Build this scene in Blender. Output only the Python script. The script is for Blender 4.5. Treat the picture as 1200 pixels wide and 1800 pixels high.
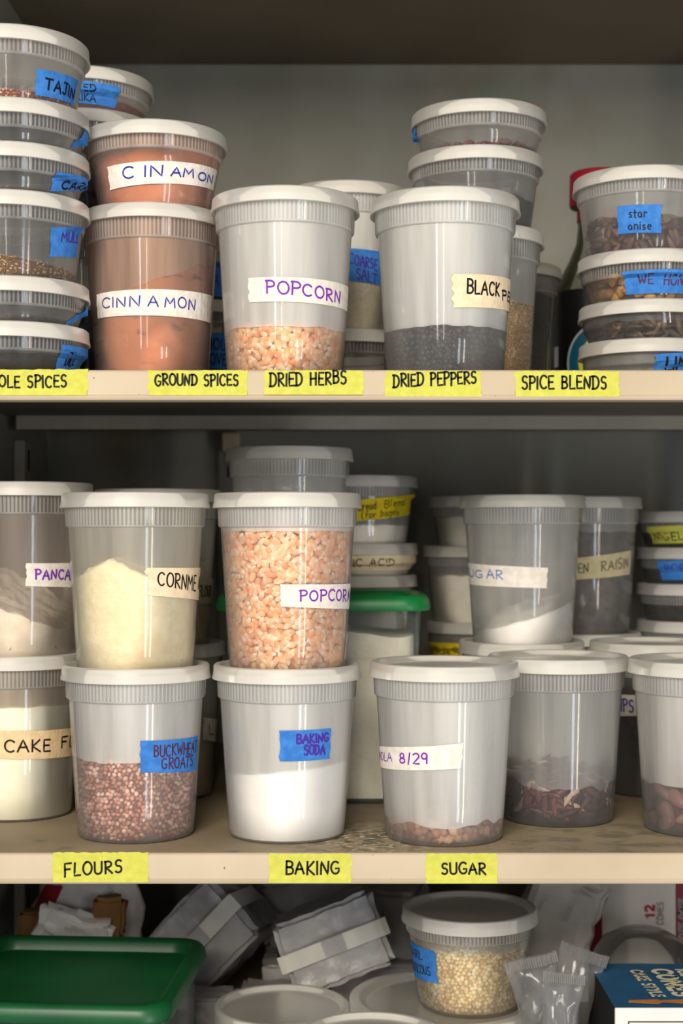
import bpy, bmesh, math, random
import numpy as np
from mathutils import Vector, Matrix, Euler, noise

for o in list(bpy.data.objects):
    bpy.data.objects.remove(o)
scene = bpy.context.scene
col = scene.collection
F, CX, CY, ZE = 2600.0, 600.0, 945.0, 1.45      # focal length in pixels, principal point, eye height

# ------------------------------------------------------------------ camera
cam_data = bpy.data.cameras.new('camera')
cam = bpy.data.objects.new('camera', cam_data)
col.objects.link(cam)
cam.location = (0, 0, ZE)
cam.rotation_euler = (math.radians(90), 0, 0)
cam_data.sensor_fit = 'HORIZONTAL'
cam_data.sensor_width = 36
cam_data.lens = 36 * F / 1200
cam_data.shift_y = (CY - 900) / 1200
cam_data.clip_start = 0.02
cam_data.clip_end = 30
cam_data.dof.use_dof = True
cam_data.dof.focus_distance = 1.115
cam_data.dof.aperture_fstop = 10
scene.camera = cam

# ------------------------------------------------------------------ world and lights
world = bpy.data.worlds.new('world')
scene.world = world
world.use_nodes = True
bg = world.node_tree.nodes['Background']
bg.inputs[0].default_value = (0.93, 0.97, 1.0, 1)
bg.inputs[1].default_value = 0.34


def area(name, loc, target, sx, sy, power, colr):
    d = bpy.data.lights.new(name, 'AREA')
    d.shape = 'RECTANGLE'
    d.size, d.size_y, d.energy, d.color = sx, sy, power, colr
    o = bpy.data.objects.new(name, d)
    col.objects.link(o)
    o.location = loc
    o.rotation_euler = (Vector(target) - Vector(loc)).to_track_quat('-Z', 'Y').to_euler()
    return o


area('window_light_high', (-0.55, -1.40, ZE + 1.10), (0.0, 1.15, ZE), 1.4, 1.0, 83, (1.0, 0.915, 0.79))
area('window_light_tall', (-0.86, -1.75, ZE + 0.50), (0, 1.15, ZE + .2), 0.14, 1.1, 8, (0.92, 0.96, 1.0))
area('window_light_tall', (-0.25, -1.85, ZE + 0.50), (0, 1.15, ZE + .2), 0.08, 1.1, 5, (1.0, 0.95, 0.8))
area('door_light_cool', (1.10, -1.30, ZE - 0.70), (0, 1.15, ZE - .1), 0.20, 1.5, 14, (0.74, 0.85, 1.0))
area('door_light_warm', (1.50, -1.10, ZE - 0.70), (0, 1.15, ZE - .1), 0.10, 1.5, 13, (1.0, 0.92, 0.78))

scene.view_settings.view_transform = 'Standard'
scene.view_settings.look = 'None'
scene.view_settings.gamma = 1
scene.view_settings.exposure = 0.0
scene.view_settings.use_curve_mapping = False
scene.cycles.transparent_max_bounces = 40
scene.cycles.max_bounces = 10
scene.cycles.use_denoising = True


# ------------------------------------------------------------------ materials
def lin(c):
    return tuple((v / 12.92 if v <= .04045 else ((v + .055) / 1.055) ** 2.4) for v in [q / 255 for q in c]) + (1.0,)


def new_mat(name):
    m = bpy.data.materials.new(name)
    m.use_nodes = True
    nt = m.node_tree
    nt.nodes.clear()
    out = nt.nodes.new('ShaderNodeOutputMaterial')
    return m, nt, out


def nd(nt, typ, **kw):
    n = nt.nodes.new(typ)
    for k, v in kw.items():
        if k.startswith('i_'):
            key = k[2:]
            n.inputs[int(key) if key.isdigit() else key.replace('_', ' ')].default_value = v
        else:
            setattr(n, k, v)
    return n


def noise_fac(nt, scale, detail=3, lo=.4, hi=.6, coord='Object', mapscale=None):
    tc = nd(nt, 'ShaderNodeTexCoord')
    src = tc.outputs[coord]
    if mapscale:
        mp = nd(nt, 'ShaderNodeMapping')
        mp.inputs['Scale'].default_value = mapscale
        nt.links.new(src, mp.inputs['Vector'])
        src = mp.outputs[0]
    n = nd(nt, 'ShaderNodeTexNoise')
    n.inputs['Scale'].default_value = scale
    n.inputs['Detail'].default_value = detail
    nt.links.new(src, n.inputs['Vector'])
    r = nd(nt, 'ShaderNodeMapRange')
    r.inputs['From Min'].default_value = lo
    r.inputs['From Max'].default_value = hi
    nt.links.new(n.outputs['Fac'], r.inputs['Value'])
    return r.outputs[0], n.outputs['Fac']


def mixcol(nt, fac, a, b):
    m = nd(nt, 'ShaderNodeMix', data_type='RGBA')
    if isinstance(fac, (int, float)):
        m.inputs[0].default_value = fac
    else:
        nt.links.new(fac, m.inputs[0])
    for i, c in ((6, a), (7, b)):
        if isinstance(c, tuple):
            m.inputs[i].default_value = c
        else:
            nt.links.new(c, m.inputs[i])
    return m.outputs[2]


def solid(name, c1, c2=None, scale=60, rough=.6, lo=.35, hi=.65, bump=0, bscale=None, spec=.3, spots=None, mapscale=None, coord='Object', metallic=0):
    m, nt, out = new_mat(name)
    p = nd(nt, 'ShaderNodeBsdfPrincipled')
    p.inputs['Roughness'].default_value = rough
    p.inputs['Specular IOR Level'].default_value = spec
    p.inputs['Metallic'].default_value = metallic
    colr = lin(c1)
    if c2:
        f, _ = noise_fac(nt, scale, 4, lo, hi, coord, mapscale)
        colr = mixcol(nt, f, lin(c1), lin(c2))
    for sp in (spots or []):
        f, _ = noise_fac(nt, sp[1], 5, sp[2], sp[3], coord, sp[4] if len(sp) > 4 else None)
        if len(sp) > 5:      # wear confined to one patch: centre and radius
            tc = nd(nt, 'ShaderNodeTexCoord')
            ds = nd(nt, 'ShaderNodeVectorMath', operation='DISTANCE')
            nt.links.new(tc.outputs['Object'], ds.inputs[0])
            ds.inputs[1].default_value = sp[5]
            mr = nd(nt, 'ShaderNodeMapRange')
            mr.inputs['From Min'].default_value = sp[6]
            mr.inputs['From Max'].default_value = sp[6] * .35
            nt.links.new(ds.outputs['Value'], mr.inputs['Value'])
            mu = nd(nt, 'ShaderNodeMath', operation='MULTIPLY')
            nt.links.new(f, mu.inputs[0])
            nt.links.new(mr.outputs[0], mu.inputs[1])
            f = mu.outputs[0]
        colr = mixcol(nt, f, colr, lin(sp[0]))
    if isinstance(colr, tuple):
        p.inputs['Base Color'].default_value = colr
    else:
        nt.links.new(colr, p.inputs['Base Color'])
    if bump:
        _, raw = noise_fac(nt, bscale or scale, 4, 0, 1, coord)
        b = nd(nt, 'ShaderNodeBump')
        b.inputs['Strength'].default_value = bump
        b.inputs['Distance'].default_value = .002
        nt.links.new(raw, b.inputs['Height'])
        nt.links.new(b.outputs[0], p.inputs['Normal'])
    nt.links.new(p.outputs[0], out.inputs[0])
    return m


def tinted(name, rough=.45, spec=.35):
    m, nt, out = new_mat(name)
    p = nd(nt, 'ShaderNodeBsdfPrincipled')
    p.inputs['Roughness'].default_value = rough
    p.inputs['Specular IOR Level'].default_value = spec
    a = nd(nt, 'ShaderNodeAttribute', attribute_name='tint')
    nt.links.new(a.outputs['Color'], p.inputs['Base Color'])
    nt.links.new(p.outputs[0], out.inputs[0])
    return m


def plastic(name, haze, tint=(252, 250, 246), rough=.075, gloss=.95, streak=.3, edge=.3, fwd=.6):
    """Thin cloudy polypropylene: part clear, part scattering, with a glossy surface."""
    m, nt, out = new_mat(name)
    tr = nd(nt, 'ShaderNodeBsdfTransparent')
    tr.inputs[0].default_value = (.97, .97, .965, 1)
    df = nd(nt, 'ShaderNodeBsdfDiffuse')
    df.inputs[0].default_value = lin(tint)
    tl = nd(nt, 'ShaderNodeBsdfTranslucent')
    tl.inputs[0].default_value = lin(tint)
    body = nd(nt, 'ShaderNodeMixShader')
    body.inputs[0].default_value = fwd
    nt.links.new(df.outputs[0], body.inputs[1])
    nt.links.new(tl.outputs[0], body.inputs[2])
    f, _ = noise_fac(nt, 60, 3, .3, .7, 'Object', (1, 1, .06))
    k = nd(nt, 'ShaderNodeMapRange')
    k.inputs['To Min'].default_value = haze * (1 - streak)
    k.inputs['To Max'].default_value = haze * (1 + streak)
    nt.links.new(f, k.inputs['Value'])
    lw = nd(nt, 'ShaderNodeLayerWeight')
    lw.inputs['Blend'].default_value = .3
    pw = nd(nt, 'ShaderNodeMath', operation='MULTIPLY_ADD')
    nt.links.new(lw.outputs['Facing'], pw.inputs[0])
    pw.inputs[1].default_value = edge
    nt.links.new(k.outputs[0], pw.inputs[2])
    cl = nd(nt, 'ShaderNodeClamp')
    nt.links.new(pw.outputs[0], cl.inputs[0])
    mx = nd(nt, 'ShaderNodeMixShader')
    nt.links.new(cl.outputs[0], mx.inputs[0])
    nt.links.new(tr.outputs[0], mx.inputs[1])
    nt.links.new(body.outputs[0], mx.inputs[2])
    gl = nd(nt, 'ShaderNodeBsdfGlossy')
    gl.inputs['Roughness'].default_value = rough
    fr = nd(nt, 'ShaderNodeFresnel')
    fr.inputs[0].default_value = 1.45
    fm = nd(nt, 'ShaderNodeMath', operation='MULTIPLY')
    nt.links.new(fr.outputs[0], fm.inputs[0])
    fm.inputs[1].default_value = gloss
    mg = nd(nt, 'ShaderNodeMixShader')
    nt.links.new(fm.outputs[0], mg.inputs[0])
    nt.links.new(mx.outputs[0], mg.inputs[1])
    nt.links.new(gl.outputs[0], mg.inputs[2])
    nt.links.new(mg.outputs[0], out.inputs[0])
    return m


M = {}
for nm, wall, inner in (('cloudy', .18, .80), ('mid', .12, .27), ('clear', .08, .10)):
    M[nm] = plastic(nm + '_plastic', wall)
    M[nm + '_rib'] = plastic(nm + '_plastic_rib', wall + .16, rough=.2, fwd=.35)
    M[nm + '_inner'] = plastic(nm + '_plastic_inner_face', inner, fwd=.4, gloss=.3, rough=.25, edge=.25)
for nm, a, c in (('cinnamon_dust', .72, (214, 170, 140)), ('flour_dust', .5, (226, 206, 180)), ('brown_dust', .28, (206, 184, 168)), ('corn_dust', .36, (238, 230, 212))):
    M[nm] = plastic(nm, a, tint=c, fwd=.4, gloss=.2, rough=.3, edge=.2, streak=.45)
M['lid'] = plastic('lid_plastic', .86, tint=(240, 236, 228), rough=.3, gloss=.45, streak=.05, edge=.1, fwd=.4)
M['disc'] = plastic('lid_membrane', .42, tint=(240, 236, 228), rough=.25, gloss=.5, streak=.08, edge=.1, fwd=.45)
M['film'] = plastic('clear_film', .16, tint=(235, 235, 238), rough=.12, gloss=1.0, streak=.6, edge=.3)
M['tub'] = plastic('thin_tub_plastic', .10, rough=.1, gloss=.9)
M['box_clear'] = plastic('square_box_plastic', .16, tint=(214, 228, 222), rough=.12)
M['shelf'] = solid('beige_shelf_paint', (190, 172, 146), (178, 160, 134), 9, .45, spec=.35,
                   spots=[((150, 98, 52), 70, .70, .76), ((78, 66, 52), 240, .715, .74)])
M['shelf_top'] = solid('shaded_worn_shelf_paint', (140, 125, 100), (122, 108, 86), 9, .5, spec=.35,  # dimmer light on the flat top painted into the base; spots are wear
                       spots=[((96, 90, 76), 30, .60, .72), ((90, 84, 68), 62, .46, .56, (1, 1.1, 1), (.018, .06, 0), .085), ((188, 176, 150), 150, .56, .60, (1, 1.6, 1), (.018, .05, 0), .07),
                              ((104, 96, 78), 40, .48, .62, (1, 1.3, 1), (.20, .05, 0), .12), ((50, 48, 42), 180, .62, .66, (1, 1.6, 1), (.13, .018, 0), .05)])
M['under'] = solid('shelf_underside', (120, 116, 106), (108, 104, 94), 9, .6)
M['wall'] = solid('cabinet_paint', (142, 140, 129), (130, 128, 117), 5, .6, bump=.1, bscale=120,
                  spots=[((120, 104, 84), 4.5, .57, .75), ((122, 138, 116), 6, .60, .7)])
M['ceiling'] = solid('cabinet_top_paint', (122, 110, 92), (108, 96, 80), 4, .6)
M['post'] = solid('post_paint', (158, 152, 140), (140, 134, 122), 12, .55)
M['slot'] = solid('slot_dark', (22, 20, 18), rough=.9)
for nm, c1, c2 in (('yellow', (202, 199, 90), (190, 188, 78)), ('blue', (66, 130, 204), (52, 112, 188)),
                   ('cream', (238, 218, 184), (228, 204, 168)), ('white', (236, 228, 218), (222, 212, 200)),
                   ('beige', (234, 206, 162), (224, 192, 146)), ('gold', (232, 206, 40), (214, 186, 30)),
                   ('tan', (196, 184, 150), (182, 170, 136))):
    M['tape_' + nm] = solid('tape_' + nm, c1, c2, 160, .75, bump=.25, bscale=500, spec=.15)
for nm, c in (('black', (24, 20, 22)), ('purple', (120, 44, 168)), ('violet', (72, 40, 150)), ('blue', (40, 40, 150)),
              ('brown', (84, 38, 62)), ('sky', (48, 100, 180)), ('grey', (150, 144, 140)), ('red', (170, 30, 44)), ('pale', (226, 214, 180))):
    M['ink_' + nm] = solid('ink_' + nm, c, rough=.6, spec=.2)
M['tint'] = tinted('grain', .45)
M['tint_dull'] = tinted('dull_grain', .8, .15)
M['flour'] = solid('white_flour', (244, 238, 226), (236, 228, 212), 90, .95, bump=.5, bscale=260, spec=.05)
M['soda'] = solid('white_powder', (248, 244, 240), (244, 240, 234), 60, .95, bump=.15, bscale=300, spec=.05)
M['cornmeal'] = solid('cornmeal', (246, 234, 200), (238, 222, 182), 140, .95, bump=.5, bscale=400, spec=.05,
                      spots=[((226, 196, 142), 16, .58, .72)])
M['cake'] = solid('cake_flour', (246, 240, 220), (240, 234, 210), 60, .95, bump=.2, bscale=300, spec=.05)
M['pancake'] = solid('pancake_mix', (232, 220, 200), (220, 204, 180), 60, .95, bump=.5, bscale=200, spec=.05,
                     spots=[((120, 84, 62), 150, .66, .72)])
M['cinnamon'] = solid('cinnamon_powder', (206, 134, 96), (186, 112, 76), 30, .95, bump=.3, bscale=200, spec=.05,
                      spots=[((104, 66, 48), 34, .59, .70, (1, 1, 2.2)), ((228, 158, 120), 14, .56, .70)])
M['cinnamon_dark'] = solid('cinnamon_powder_settled', (190, 126, 92), (168, 112, 82), 26, .95, bump=.3, bscale=200, spec=.05,
                           spots=[((104, 72, 56), 40, .59, .70, (1, 1, 3)), ((222, 150, 110), 13, .55, .66)])
M['salt'] = solid('coarse_salt', (226, 216, 190), (212, 200, 172), 300, .9, bump=.8, bscale=500)
M['dark_stuff'] = solid('dark_seed', (52, 48, 42), (30, 28, 24), 220, .85, bump=1, bscale=350)
M['choc'] = solid('dark_chips', (40, 28, 24), (24, 18, 16), 90, .6, bump=1, bscale=130)
M['paprika'] = solid('red_spice', (150, 78, 52), (116, 56, 36), 60, .9, bump=.5, bscale=200)
M['greyfill'] = solid('grey_seed', (92, 86, 80), (60, 56, 52), 180, .85, bump=1, bscale=300)
M['raisin'] = solid('raisin_mass', (104, 98, 96), (84, 78, 76), 120, .8, bump=.6, bscale=160)
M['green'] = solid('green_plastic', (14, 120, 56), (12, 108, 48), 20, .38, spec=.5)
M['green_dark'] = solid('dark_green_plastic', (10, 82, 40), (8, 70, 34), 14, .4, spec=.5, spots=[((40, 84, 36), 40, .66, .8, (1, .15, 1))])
M['paper'] = solid('white_paper', (196, 190, 184), (178, 172, 168), 30, .7, spec=.25, bump=.9, bscale=38)
M['wrap'] = solid('grey_white_wrapping', (160, 156, 153), (140, 136, 135), 24, .32, spec=.5, bump=1.0, bscale=45)
M['strap'] = solid('paper_band', (198, 194, 184), (186, 182, 172), 40, .7)
M['kraft'] = solid('brown_paper', (140, 100, 54), (116, 80, 42), 20, .8)
M['red'] = solid('red_print', (140, 22, 40), (124, 18, 34), 30, .5)
M['card'] = solid('white_card', (228, 222, 216), (220, 214, 208), 20, .6)
M['navy'] = solid('blue_card', (36, 92, 132), (30, 80, 116), 30, .5)
M['cone'] = solid('cone_print', (206, 138, 70), (180, 112, 52), 90, .6)
M['black'] = solid('black_label', (16, 16, 18), (24, 24, 26), 20, .35, spec=.5)
M['teal'] = solid('teal_print', (24, 92, 118), rough=.4)
M['lemon'] = solid('yellow_print', (232, 222, 60), rough=.4)
M['ring'] = solid('silver_print', (188, 192, 196), rough=.35)
M['bottle'] = plastic('bottle_glass', .22, tint=(150, 152, 120), rough=.08, gloss=1.0)


# ------------------------------------------------------------------ object helpers
def mesh_obj(name, verts, faces, mats, parent=None, mi=None, smooth=True, sharp=None):
    me = bpy.data.meshes.new(name)
    me.from_pydata([tuple(v) for v in verts], [], faces)
    for m in (mats if isinstance(mats, (list, tuple)) else [mats]):
        me.materials.append(m)
    if mi is not None:
        me.polygons.foreach_set('material_index', mi)
    me.polygons.foreach_set('use_smooth', [smooth] * len(me.polygons))
    if sharp:
        me.set_sharp_from_angle(angle=math.radians(sharp))
    me.update()
    o = bpy.data.objects.new(name, me)
    col.objects.link(o)
    if parent:
        o.parent = parent
    return o


def empty(name, loc, label, cat, group=None, rz=0):
    o = bpy.data.objects.new(name, None)
    o.empty_display_size = .02
    col.objects.link(o)
    o.location = loc
    o.rotation_euler = (0, 0, rz)
    return tag(o, label, cat, group)


def tag(o, label, cat, group=None, kind=None):
    o['label'] = label
    o['category'] = cat
    if group:
        o['group'] = group
    if kind:
        o['kind'] = kind
    return o


def struct(o):
    o['kind'] = 'structure'
    return o


def lathe(profile, n=96, ribs=None):
    """Rings of a profile [(r, z)]; ribs = set of ring gaps (i -> i+1) whose every second segment is a raised rib."""
    verts, faces, mi, rings = [], [], [], []
    for i, (r, z) in enumerate(profile):
        if r <= 1e-7:
            rings.append([len(verts)])
            verts.append((0, 0, z))
            continue
        ring = []
        bump = ribs and (i in ribs or (i - 1) in ribs)
        for k in range(n):
            a = 2 * math.pi * k / n
            rr = r + (.0005 if bump and k % 2 else 0)
            ring.append(len(verts))
            verts.append((rr * math.sin(a), -rr * math.cos(a), z))
        rings.append(ring)
    for i in range(len(rings) - 1):
        A, B = rings[i], rings[i + 1]
        for k in range(n):
            k2 = (k + 1) % n
            if len(A) == 1 and len(B) == 1:
                break
            if len(A) == 1:
                faces.append((A[0], B[k2], B[k]))
            elif len(B) == 1:
                faces.append((A[k], A[k2], B[0]))
            else:
                faces.append((A[k], A[k2], B[k2], B[k]))
            mi.append(1 if ribs and (i in ribs and k % 2 or i + 1 in ribs or i + 2 in ribs) else 0)
    return verts, faces, mi


def box_vf(x0, x1, y0, y1, z0, z1):
    v = [(x, y, z) for z in (z0, z1) for y in (y0, y1) for x in (x0, x1)]
    f = [(0, 2, 3, 1), (4, 5, 7, 6), (0, 1, 5, 4), (2, 6, 7, 3), (0, 4, 6, 2), (1, 3, 7, 5)]
    return v, f


def box(name, x0, x1, y0, y1, z0, z1, mat, parent=None, bevel=0):
    bm = bmesh.new()
    v, f = box_vf(x0, x1, y0, y1, z0, z1)
    vs = [bm.verts.new(p) for p in v]
    for q in f:
        bm.faces.new([vs[i] for i in q])
    if bevel:
        bmesh.ops.bevel(bm, geom=list(bm.edges), offset=bevel, segments=3, affect='EDGES', profile=.5)
    me = bpy.data.meshes.new(name)
    bm.to_mesh(me)
    bm.free()
    me.materials.append(mat)
    o = bpy.data.objects.new(name, me)
    col.objects.link(o)
    if parent:
        o.parent = parent
    return o


def W(px, py, D):
    return Vector(((px - CX) / F * D, D, ZE - (py - CY) / F * D))


def wx(px, D):
    return (px - CX) / F * D


# ------------------------------------------------------------------ handwriting
def circ(cx, cy, rx, ry, a0, a1, n=10):
    return [(cx + rx * math.cos(math.radians(a0 + (a1 - a0) * i / n)), cy + ry * math.sin(math.radians(a0 + (a1 - a0) * i / n))) for i in range(n + 1)]


GL = {
    'A': (.72, [[(0, 0), (.36, 1), (.72, 0)], [(.12, .36), (.62, .38)]]),
    'B': (.58, [[(.05, 0), (.05, 1)], [(.05, 1)] + circ(.28, .77, .24, .23, 80, -80) + [(.05, .54)], [(.05, .54)] + circ(.28, .27, .3, .27, 85, -85) + [(.05, 0)]]),
    'C': (.66, [circ(.38, .5, .36, .5, 45, 310, 14)]),
    'D': (.66, [[(.06, 0), (.06, 1)], [(-.04, 1)] + circ(.22, .5, .42, .5, 85, -85, 12) + [(-.02, 0)]]),
    'E': (.54, [[(.52, 1), (.05, 1), (.05, 0), (.55, 0)], [(.05, .52), (.44, .52)]]),
    'F': (.54, [[(.54, 1), (.05, 1), (.05, 0)], [(.05, .54), (.42, .54)]]),
    'G': (.72, [circ(.38, .5, .36, .5, 50, 320, 14) + [(.68, .42), (.42, .42)]]),
    'H': (.66, [[(.05, 0), (.05, 1)], [(.62, 0), (.62, 1)], [(.05, .5), (.62, .53)]]),
    'I': (.12, [[(.06, 0), (.06, 1)]]),
    'J': (.5, [[(.1, 1), (.5, 1)], [(.36, 1), (.36, .2)] + circ(.19, .2, .17, .2, 0, -150, 6)]),
    'K': (.62, [[(.06, 0), (.06, 1)], [(.56, 1), (.08, .45), (.62, 0)]]),
    'L': (.52, [[(.06, 1), (.05, 0), (.52, .02)]]),
    'M': (.86, [[(.02, 0), (.1, 1), (.42, .35), (.74, 1), (.84, 0)]]),
    'N': (.68, [[(.04, 0), (.06, 1), (.6, 0), (.64, 1)]]),
    'O': (.7, [circ(.36, .5, .34, .5, 100, 465, 16)]),
    'P': (.56, [[(.06, -.05), (.06, 1)], [(-.02, .96)] + circ(.26, .74, .29, .26, 90, -90, 8) + [(.06, .46)]]),
    'R': (.6, [[(.06, 0), (.06, 1)], [(0, .97)] + circ(.26, .76, .28, .24, 90, -90, 8) + [(.1, .5), (.6, 0)]]),
    'S': (.56, [circ(.3, .75, .24, .25, 40, 250, 8) + circ(.27, .26, .26, .27, 70, -140, 9)]),
    'T': (.66, [[(0, .96), (.66, 1)], [(.33, .98), (.31, 0)]]),
    'U': (.64, [[(.04, 1), (.05, .3)] + circ(.33, .28, .28, .28, 180, 355, 8) + [(.62, 1)]]),
    'V': (.66, [[(.02, 1), (.33, 0), (.64, 1)]]),
    'W': (.9, [[(.02, 1), (.2, 0), (.45, .7), (.68, 0), (.88, 1)]]),
    'Y': (.62, [[(.02, 1), (.32, .5)], [(.62, 1), (.2, 0)]]),
    '/': (.3, [[(.1, -.05), (.24, 1.05)]]),
    '1': (.3, [[(.02, .78), (.2, 1), (.2, 0)]]),
    '2': (.56, [circ(.27, .72, .25, .28, 150, -20, 8) + [(.04, .02), (.56, .04)]]),
    '8': (.54, [circ(.27, .76, .2, .24, 270, 630, 12), circ(.27, .26, .26, .26, 90, 450, 12)]),
    '9': (.52, [circ(.26, .7, .22, .28, 10, 370, 12) + [(.44, 0)]]),
    '(': (.25, [circ(.3, .5, .2, .55, 110, 250, 8)]),
    ')': (.25, [circ(-.02, .5, .2, .55, 70, -70, 8)]),
    ' ': (.42, []),
    'a': (.5, [circ(.24, .3, .22, .3, 60, 400, 12) + [(.46, .02)]]),
    'b': (.5, [circ(.26, .3, .22, .3, 140, -140, 12), [(.05, 1), (.05, 0)]]),
    'd': (.5, [circ(.24, .3, .22, .3, 60, 400, 12), [(.46, 1), (.46, 0)]]),
    'e': (.46, [[(.04, .3), (.42, .34)] + circ(.24, .3, .2, .3, 10, 310, 10)]),
    'f': (.36, [circ(.3, .8, .16, .2, 60, 180, 6) + [(.14, 0)], [(0, .55), (.34, .55)]]),
    'g': (.5, [circ(.24, .3, .22, .3, 60, 400, 12), [(.46, .58), (.44, -.25), (.2, -.35), (.06, -.22)]]),
    'i': (.14, [[(.07, 0), (.07, .58)], [(.06, .82), (.09, .86)]]),
    'l': (.14, [[(.07, 0), (.07, 1)]]),
    'n': (.46, [[(.05, 0), (.05, .58)], [(.05, .4)] + circ(.24, .36, .19, .22, 160, 0, 6) + [(.43, 0)]]),
    'o': (.48, [circ(.24, .3, .22, .3, 90, 450, 12)]),
    'r': (.36, [[(.05, 0), (.05, .58)], [(.05, .38)] + circ(.22, .4, .15, .18, 160, 30, 5)]),
    's': (.4, [circ(.22, .44, .15, .15, 40, 250, 6) + circ(.2, .15, .16, .15, 70, -140, 7)]),
    't': (.36, [[(.16, .9), (.16, .06), (.3, .02)], [(0, .6), (.34, .62)]]),
}


def text_strokes(s, gap=.2, seed=0, wob=.05):
    rnd = random.Random(seed * 77 + len(s))
    x, res = 0, []
    for ch in s:
        w, st = GL[ch]
        a, dy, sc = rnd.uniform(-wob, wob), rnd.uniform(-wob, wob), 1 + rnd.uniform(-wob, wob)
        for pl in st:
            res.append([(x + (p[0] - p[1] * a * .6) * sc, p[1] * sc + dy + (p[0] * a)) for p in pl])
        x += w + gap
    return res, max(x - gap, .01)


def ribbon(pl, w):
    """Constant-width ribbon (list of left/right point pairs) along a polyline, finely resampled."""
    pts = [Vector(pl[0])]
    for a, b in zip(pl, pl[1:]):
        a, b = Vector(a), Vector(b)
        n = max(1, int((b - a).length / .0022))
        for i in range(1, n + 1):
            pts.append(a.lerp(b, i / n))
    out = []
    for i, p in enumerate(pts):
        d = (pts[min(i + 1, len(pts) - 1)] - pts[max(i - 1, 0)])
        if d.length < 1e-9:
            d = Vector((1, 0))
        d.normalize()
        nrm = Vector((-d.y, d.x)) * w
        q = p.copy()
        if i == 0:
            q = p - d * w * .8
        if i == len(pts) - 1:
            q = p + d * w * .8
        out.append((q + nrm, q - nrm))
    return out


def label_mesh(name, mapper, width, height, texts, tape_mat, ink_mat, parent, nu=24, seed=1, rag=.0008, label=None, ragtop=0):
    """mapper(s, t, offset) -> point; s in 0..width, t in 0..height. texts: (string, s0, s1, t0, t1, stroke)"""
    rnd = random.Random(seed)
    V, Fc, mi = [], [], []
    nv = 7
    rl = [rnd.uniform(-rag, rag) for _ in range(nv + 1)]
    rr = [rnd.uniform(-rag, rag) for _ in range(nv + 1)]
    rt = [rnd.uniform(-ragtop, ragtop) for _ in range(nu + 1)]
    for layer in (0, 1):
        for j in range(nv + 1):
            for i in range(nu + 1):
                s = rl[j] + (width + rr[j] - rl[j]) * i / nu
                t = height * j / nv + (rt[i] if j == nv else 0)
                V.append(mapper(s, t, .00025 if layer else .0001))
    n1 = (nu + 1) * (nv + 1)
    for j in range(nv):
        for i in range(nu):
            a = j * (nu + 1) + i
            Fc.append((n1 + a, n1 + a + 1, n1 + a + nu + 2, n1 + a + nu + 1))
            mi.append(0)
    for tx in texts:
        s, s0, s1, t0, t1, w = tx[:6]
        slope = tx[6] if len(tx) > 6 else 0
        st, tw = text_strokes(s, seed=seed)
        for pl in st:
            q = [(s0 + p[0] / tw * (s1 - s0), t0 + p[1] * (t1 - t0) + slope * p[0] / tw) for p in pl]
            rb = ribbon(q, w)
            b = len(V)
            for l, r in rb:
                V.append(mapper(l.x, l.y, .00045))
                V.append(mapper(r.x, r.y, .00045))
            for i in range(len(rb) - 1):
                Fc.append((b + 2 * i, b + 2 * i + 1, b + 2 * i + 3, b + 2 * i + 2))
                mi.append(1)
    # drop the unused under layer
    V = V[n1:]
    Fc = [tuple(i - n1 for i in f) for f in Fc]
    o = mesh_obj(name, V, Fc, [tape_mat, ink_mat], parent, mi, smooth=False)
    if label:
        o['label'] = label
    return o


# ------------------------------------------------------------------ deli containers
LIDR = .0585
NEST = .0042


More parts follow.
